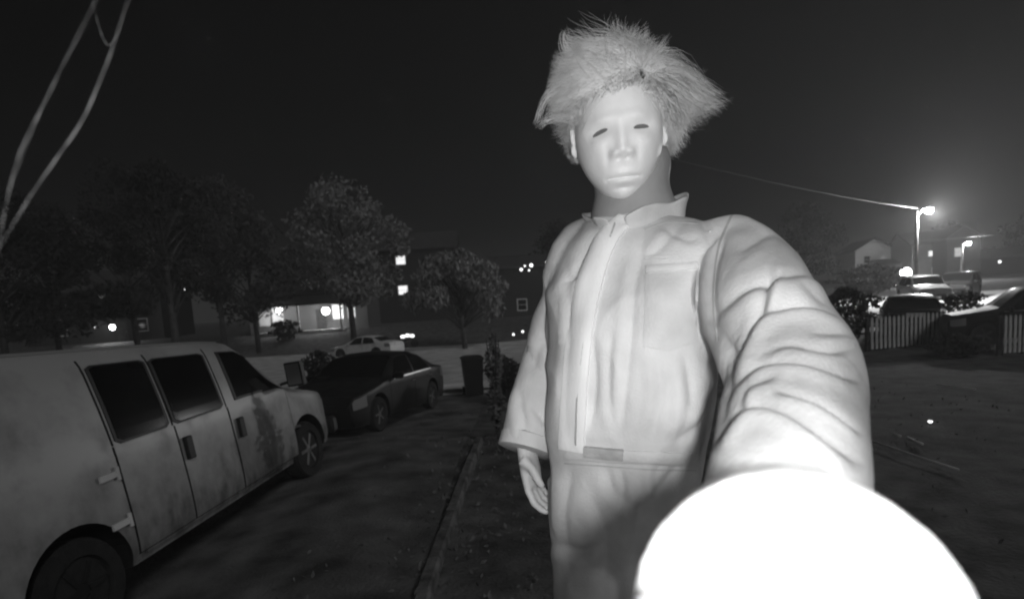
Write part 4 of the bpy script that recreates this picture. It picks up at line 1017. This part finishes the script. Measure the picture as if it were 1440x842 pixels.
# hair: loose pale strands over a matted mass
OUT = [(806, 214), (795, 196), (783, 180), (766, 160), (766, 130), (772, 94), (786, 66), (800, 44), (836, 38), (878, 50), (908, 60), (932, 78), (952, 96), (980, 108), (1008, 126), (1030, 150), (1010, 164), (978, 176), (966, 184), (970, 208), (950, 206)]
HCX, HCY = 882, 150
oa = []
for (px, py) in OUT: oa.append((math.atan2(HCY - py, px - HCX), math.hypot(px - HCX, py - HCY)))
# unwrap, going clockwise from lower left to lower right
an = np.unwrap([a for a, r in oa]); ra = np.array([r for a, r in oa]); a_hi, a_lo = an[0], an[-1]
def outline(a): return np.interp(-a, -an, ra)
px2m = 1.06 / FPX
hc = loc(at(HCX, HCY, 1.075))
# matted mass under the strands
V = []; nt2, np2 = 96, 48
for i in range(np2 + 1):
    p_ = math.pi * i / np2
    for j in range(nt2):
        a = -math.pi / 2 + 2 * math.pi * j / nt2 ; aa = a
        if aa > a_hi: aa -= 2 * math.pi
        while aa < a_lo - .0 and aa + 2 * math.pi <= a_hi: aa += 2 * math.pi
        inside = a_lo <= aa <= a_hi
        rr0 = outline(aa) * .76 if inside else 52
        if not inside:
            dd = min(abs(aa - a_lo), abs(aa - a_hi)); rr0 = max(52, 66 - dd * 30)
        q = Vector((math.cos(a), math.sin(a)))
        r2 = rr0 * px2m * math.sin(p_) ** .8
        V.append(hc + _RV * (q.x * r2) + _UV * (q.y * r2) - _F * (.085 * math.cos(p_) - .022))
V = np.array([list(v) for v in V]); cc = np.array(list(hc))
V = cc + (V - cc) * (1 + .10 * vnoise(V * 26)[:, None] + .02 * vnoise(V * 80)[:, None])
Fc = [(i * nt2 + j, i * nt2 + (j + 1) % nt2, (i + 1) * nt2 + (j + 1) % nt2, (i + 1) * nt2 + j) for i in range(np2) for j in range(nt2)]
hm = fix_normals(mesh_obj('hair', V, Fc, 'hair', person, True))
ns = 40000; npt = 8; SV = []; SF = []
rs = np.random.default_rng(5); tri = [0, 2.1, 4.2]
RVn, UVn, Fn = (np.array(list(q)) for q in (_RV, _UV, _F))
clump_a = rs.uniform(a_lo, a_hi, 260); clump_f = rs.uniform(.90, 1.02, 260); clump_d = rs.normal(0, .035, 260); clump_c = rs.normal(0, .22, 260)
HCn = np.array(list(loc(HC))); hxn, hyn, hzn = (np.array(list(q)) for q in (hx, hy, hz))
for s_ in range(ns):
    dv = rs.normal(size=3); dv /= np.linalg.norm(dv)
    lx, ly, lz = .080 * dv[0], (.097 if dv[1] > 0 else .099) * dv[1], .119 * dv[2]
    if lz < -.03 or (ly > -.012 and lz < .066 + rs.normal(0, .005) - 1.1 * max(0, abs(lx) - .05)): continue
    root = HCn + hxn * lx + hyn * ly + hzn * lz; ro = root - cc; ar_ = math.atan2(ro @ UVn, ro @ RVn)
    if ar_ < -math.pi / 2 - .3: ar_ += 2 * math.pi
    cz_ = -(ro @ Fn) / .095
    if rs.random() < .25 and lz > .06: ar_ += rs.normal(0, .5)
    want = ar_ - (.40 if ar_ < 2.2 else -.12) * (1 if ar_ > 0 else .2) + rs.normal(0, .13) - 2 * math.pi
    kk = np.argsort(np.abs(clump_a - want))[:6]; k = kk[rs.integers(6)]; a = np.clip(clump_a[k] + rs.normal(0, .04), a_lo, a_hi); R_ = outline(a)
    u = min(1.0, clump_f[k] * rs.uniform(.84, 1.02))
    tip = cc + (RVn * math.cos(a) + UVn * math.sin(a)) * (R_ * u * px2m) - Fn * (cz_ * .05 + clump_d[k] * .6 - .02)
    nr = root - HCn; nr /= np.linalg.norm(nr); L = np.linalg.norm(tip - root)
    tang = -RVn * math.sin(a) + UVn * math.cos(a)
    c1 = root + nr * L * .35 + tang * clump_c[k] * L * .5; c2 = tip - (tip - root) * .3 + tang * (clump_c[k] * L * .6 + rs.normal(0, .006))
    t = np.linspace(0, 1, npt)[:, None]
    P = (1 - t) ** 3 * root + 3 * (1 - t) ** 2 * t * c1 + 3 * (1 - t) * t * t * c2 + t ** 3 * tip
    P = P + (vnoise(P * 45 + k) * .004)[:, None] * tang * t + rs.normal(0, .0006, P.shape)
    w_ = .00045 * (1 - .85 * t[:, 0] ** 2); bs = len(SV)
    for i in range(npt):
        for q in tri: SV.append(P[i] + (RVn * math.cos(q) + (UVn * .7 - Fn * .7) * math.sin(q)) * w_[i])
    for i in range(npt - 1):
        for q in range(3): SF.append((bs + i * 3 + q, bs + i * 3 + (q + 1) % 3, bs + i * 3 + 3 + (q + 1) % 3, bs + i * 3 + 3 + q))
o = mesh_obj('strands', SV, SF, 'hair', hm, True); o['kind'] = 'stuff'
# two loose locks hanging out at the left
for keys, n_ in ((((815, 112), (785, 122), (765, 142), (755, 170)), 34), (((800, 166), (780, 166), (765, 172), (758, 178)), 20), (((806, 80), (796, 66), (793, 50), (794, 44)), 16)):
    m_ = MB(); kp = [np.array(list(loc(at(*q, 1.03)))) for q in keys]
    for _ in range(n_):
        j0 = rs.normal(0, .007, 3); j1 = rs.normal(0, .005, 3); P = [catmull(kp, 3 * i / 9) + j0 * (1 - i / 9) + j1 * i / 9 for i in range(10)]
        m_.tube(P, [.0005 * (1 - .8 * i / 9) for i in range(10)], 3)
    fix_normals(m_.build('lock', 'hair', hm, True))

# ------------------------------------------------------------------ the doorbell and its infra-red lamp
db = empty('doorbell', (0, -.03, CAMZ)); tag(db, 'black video doorbell whose infra-red lamp lights the caller', 'doorbell')
m_ = MB().box(-.035, .035, -.03, -.002, -.11, .02); o = m_.build('housing', 'black', db); o.modifiers.new('b', 'BEVEL').width = .008
m_ = MB(); m_.lathe([(.020, 0), (.020, .006), (.016, .009)], 24); m_.V = [(v[0], v[1] - .002, v[2] - .075) for v in m_.V]; fix_normals(m_.build('button', 'metal', db))
for lx_, en in ((.052, 29.5), (-.034, 4.5)):      # main lamp right of the lens; weaker left one added as fill for the legs
    ld = bpy.data.lights.new('infra_red_and_fill_lamp', 'SPOT'); ld.energy = en; ld.spot_size = R(126); ld.spot_blend = 1.0; ld.shadow_soft_size = .012
    o = bpy.data.objects.new('infra_red_and_fill_lamp', ld); COL.objects.link(o); o.parent = db; o.location = (lx_, .035, .0)
    o.rotation_euler = Vector((.08, 1, .14)).to_track_quat('-Z', 'Y').to_euler()

# cobweb threads hanging close in front of the lens
def thread(label, keys, d, r):
    kp = [np.array(list(at(*k, d))) for k in keys]; pts = [catmull(kp, (len(kp) - 1) * i / 20) for i in range(21)]
    m_ = MB(); m_.tube(pts, [r * max(.12, (.2 + .8 * math.sin(math.pi * (.12 + .62 * i / 20)) ** 4) * (.6 + .4 * math.sin(i * 2.3))) for i in range(21)], 5); o = fix_normals(m_.build('cobweb_thread', 'web', None, True)); tag(o, label, 'cobweb', 'cobweb threads by the lens')
thread('long pale cobweb thread curving down the left edge', [(150, -30), (92, 85), (60, 150), (28, 215), (8, 290), (-4, 360)], .30, .0005)
thread('bright cobweb thread slanting down at the upper left', [(186, -20), (168, 38), (150, 90), (118, 165), (85, 215), (40, 280), (-20, 380)], .32, .0007)
thread('short cobweb thread at the very top left', [(126, -20), (138, 34), (152, 64), (168, 44)], .46, .0006)
thread('faint inner cobweb thread between the two long ones', [(120, 40), (84, 100), (62, 148), (40, 200), (10, 280)], .42, .0003)

# ------------------------------------------------------------------ night air
hzb = MB().box(-520, 520, -6, 620, -6, 24).build('haze', 'black'); hzb['kind'] = 'stuff'
hm_ = bpy.data.materials.new('night_air'); hm_.use_nodes = True; nt = hm_.node_tree; nt.nodes.remove(nt.nodes['Principled BSDF'])
pv = nt.nodes.new('ShaderNodeVolumePrincipled'); pv.inputs['Color'].default_value = (.9, .9, .9, 1); pv.inputs['Density'].default_value = .0016
nt.links.new(pv.outputs[0], nt.nodes['Material Output'].inputs['Volume']); hzb.data.materials.clear(); hzb.data.materials.append(hm_)
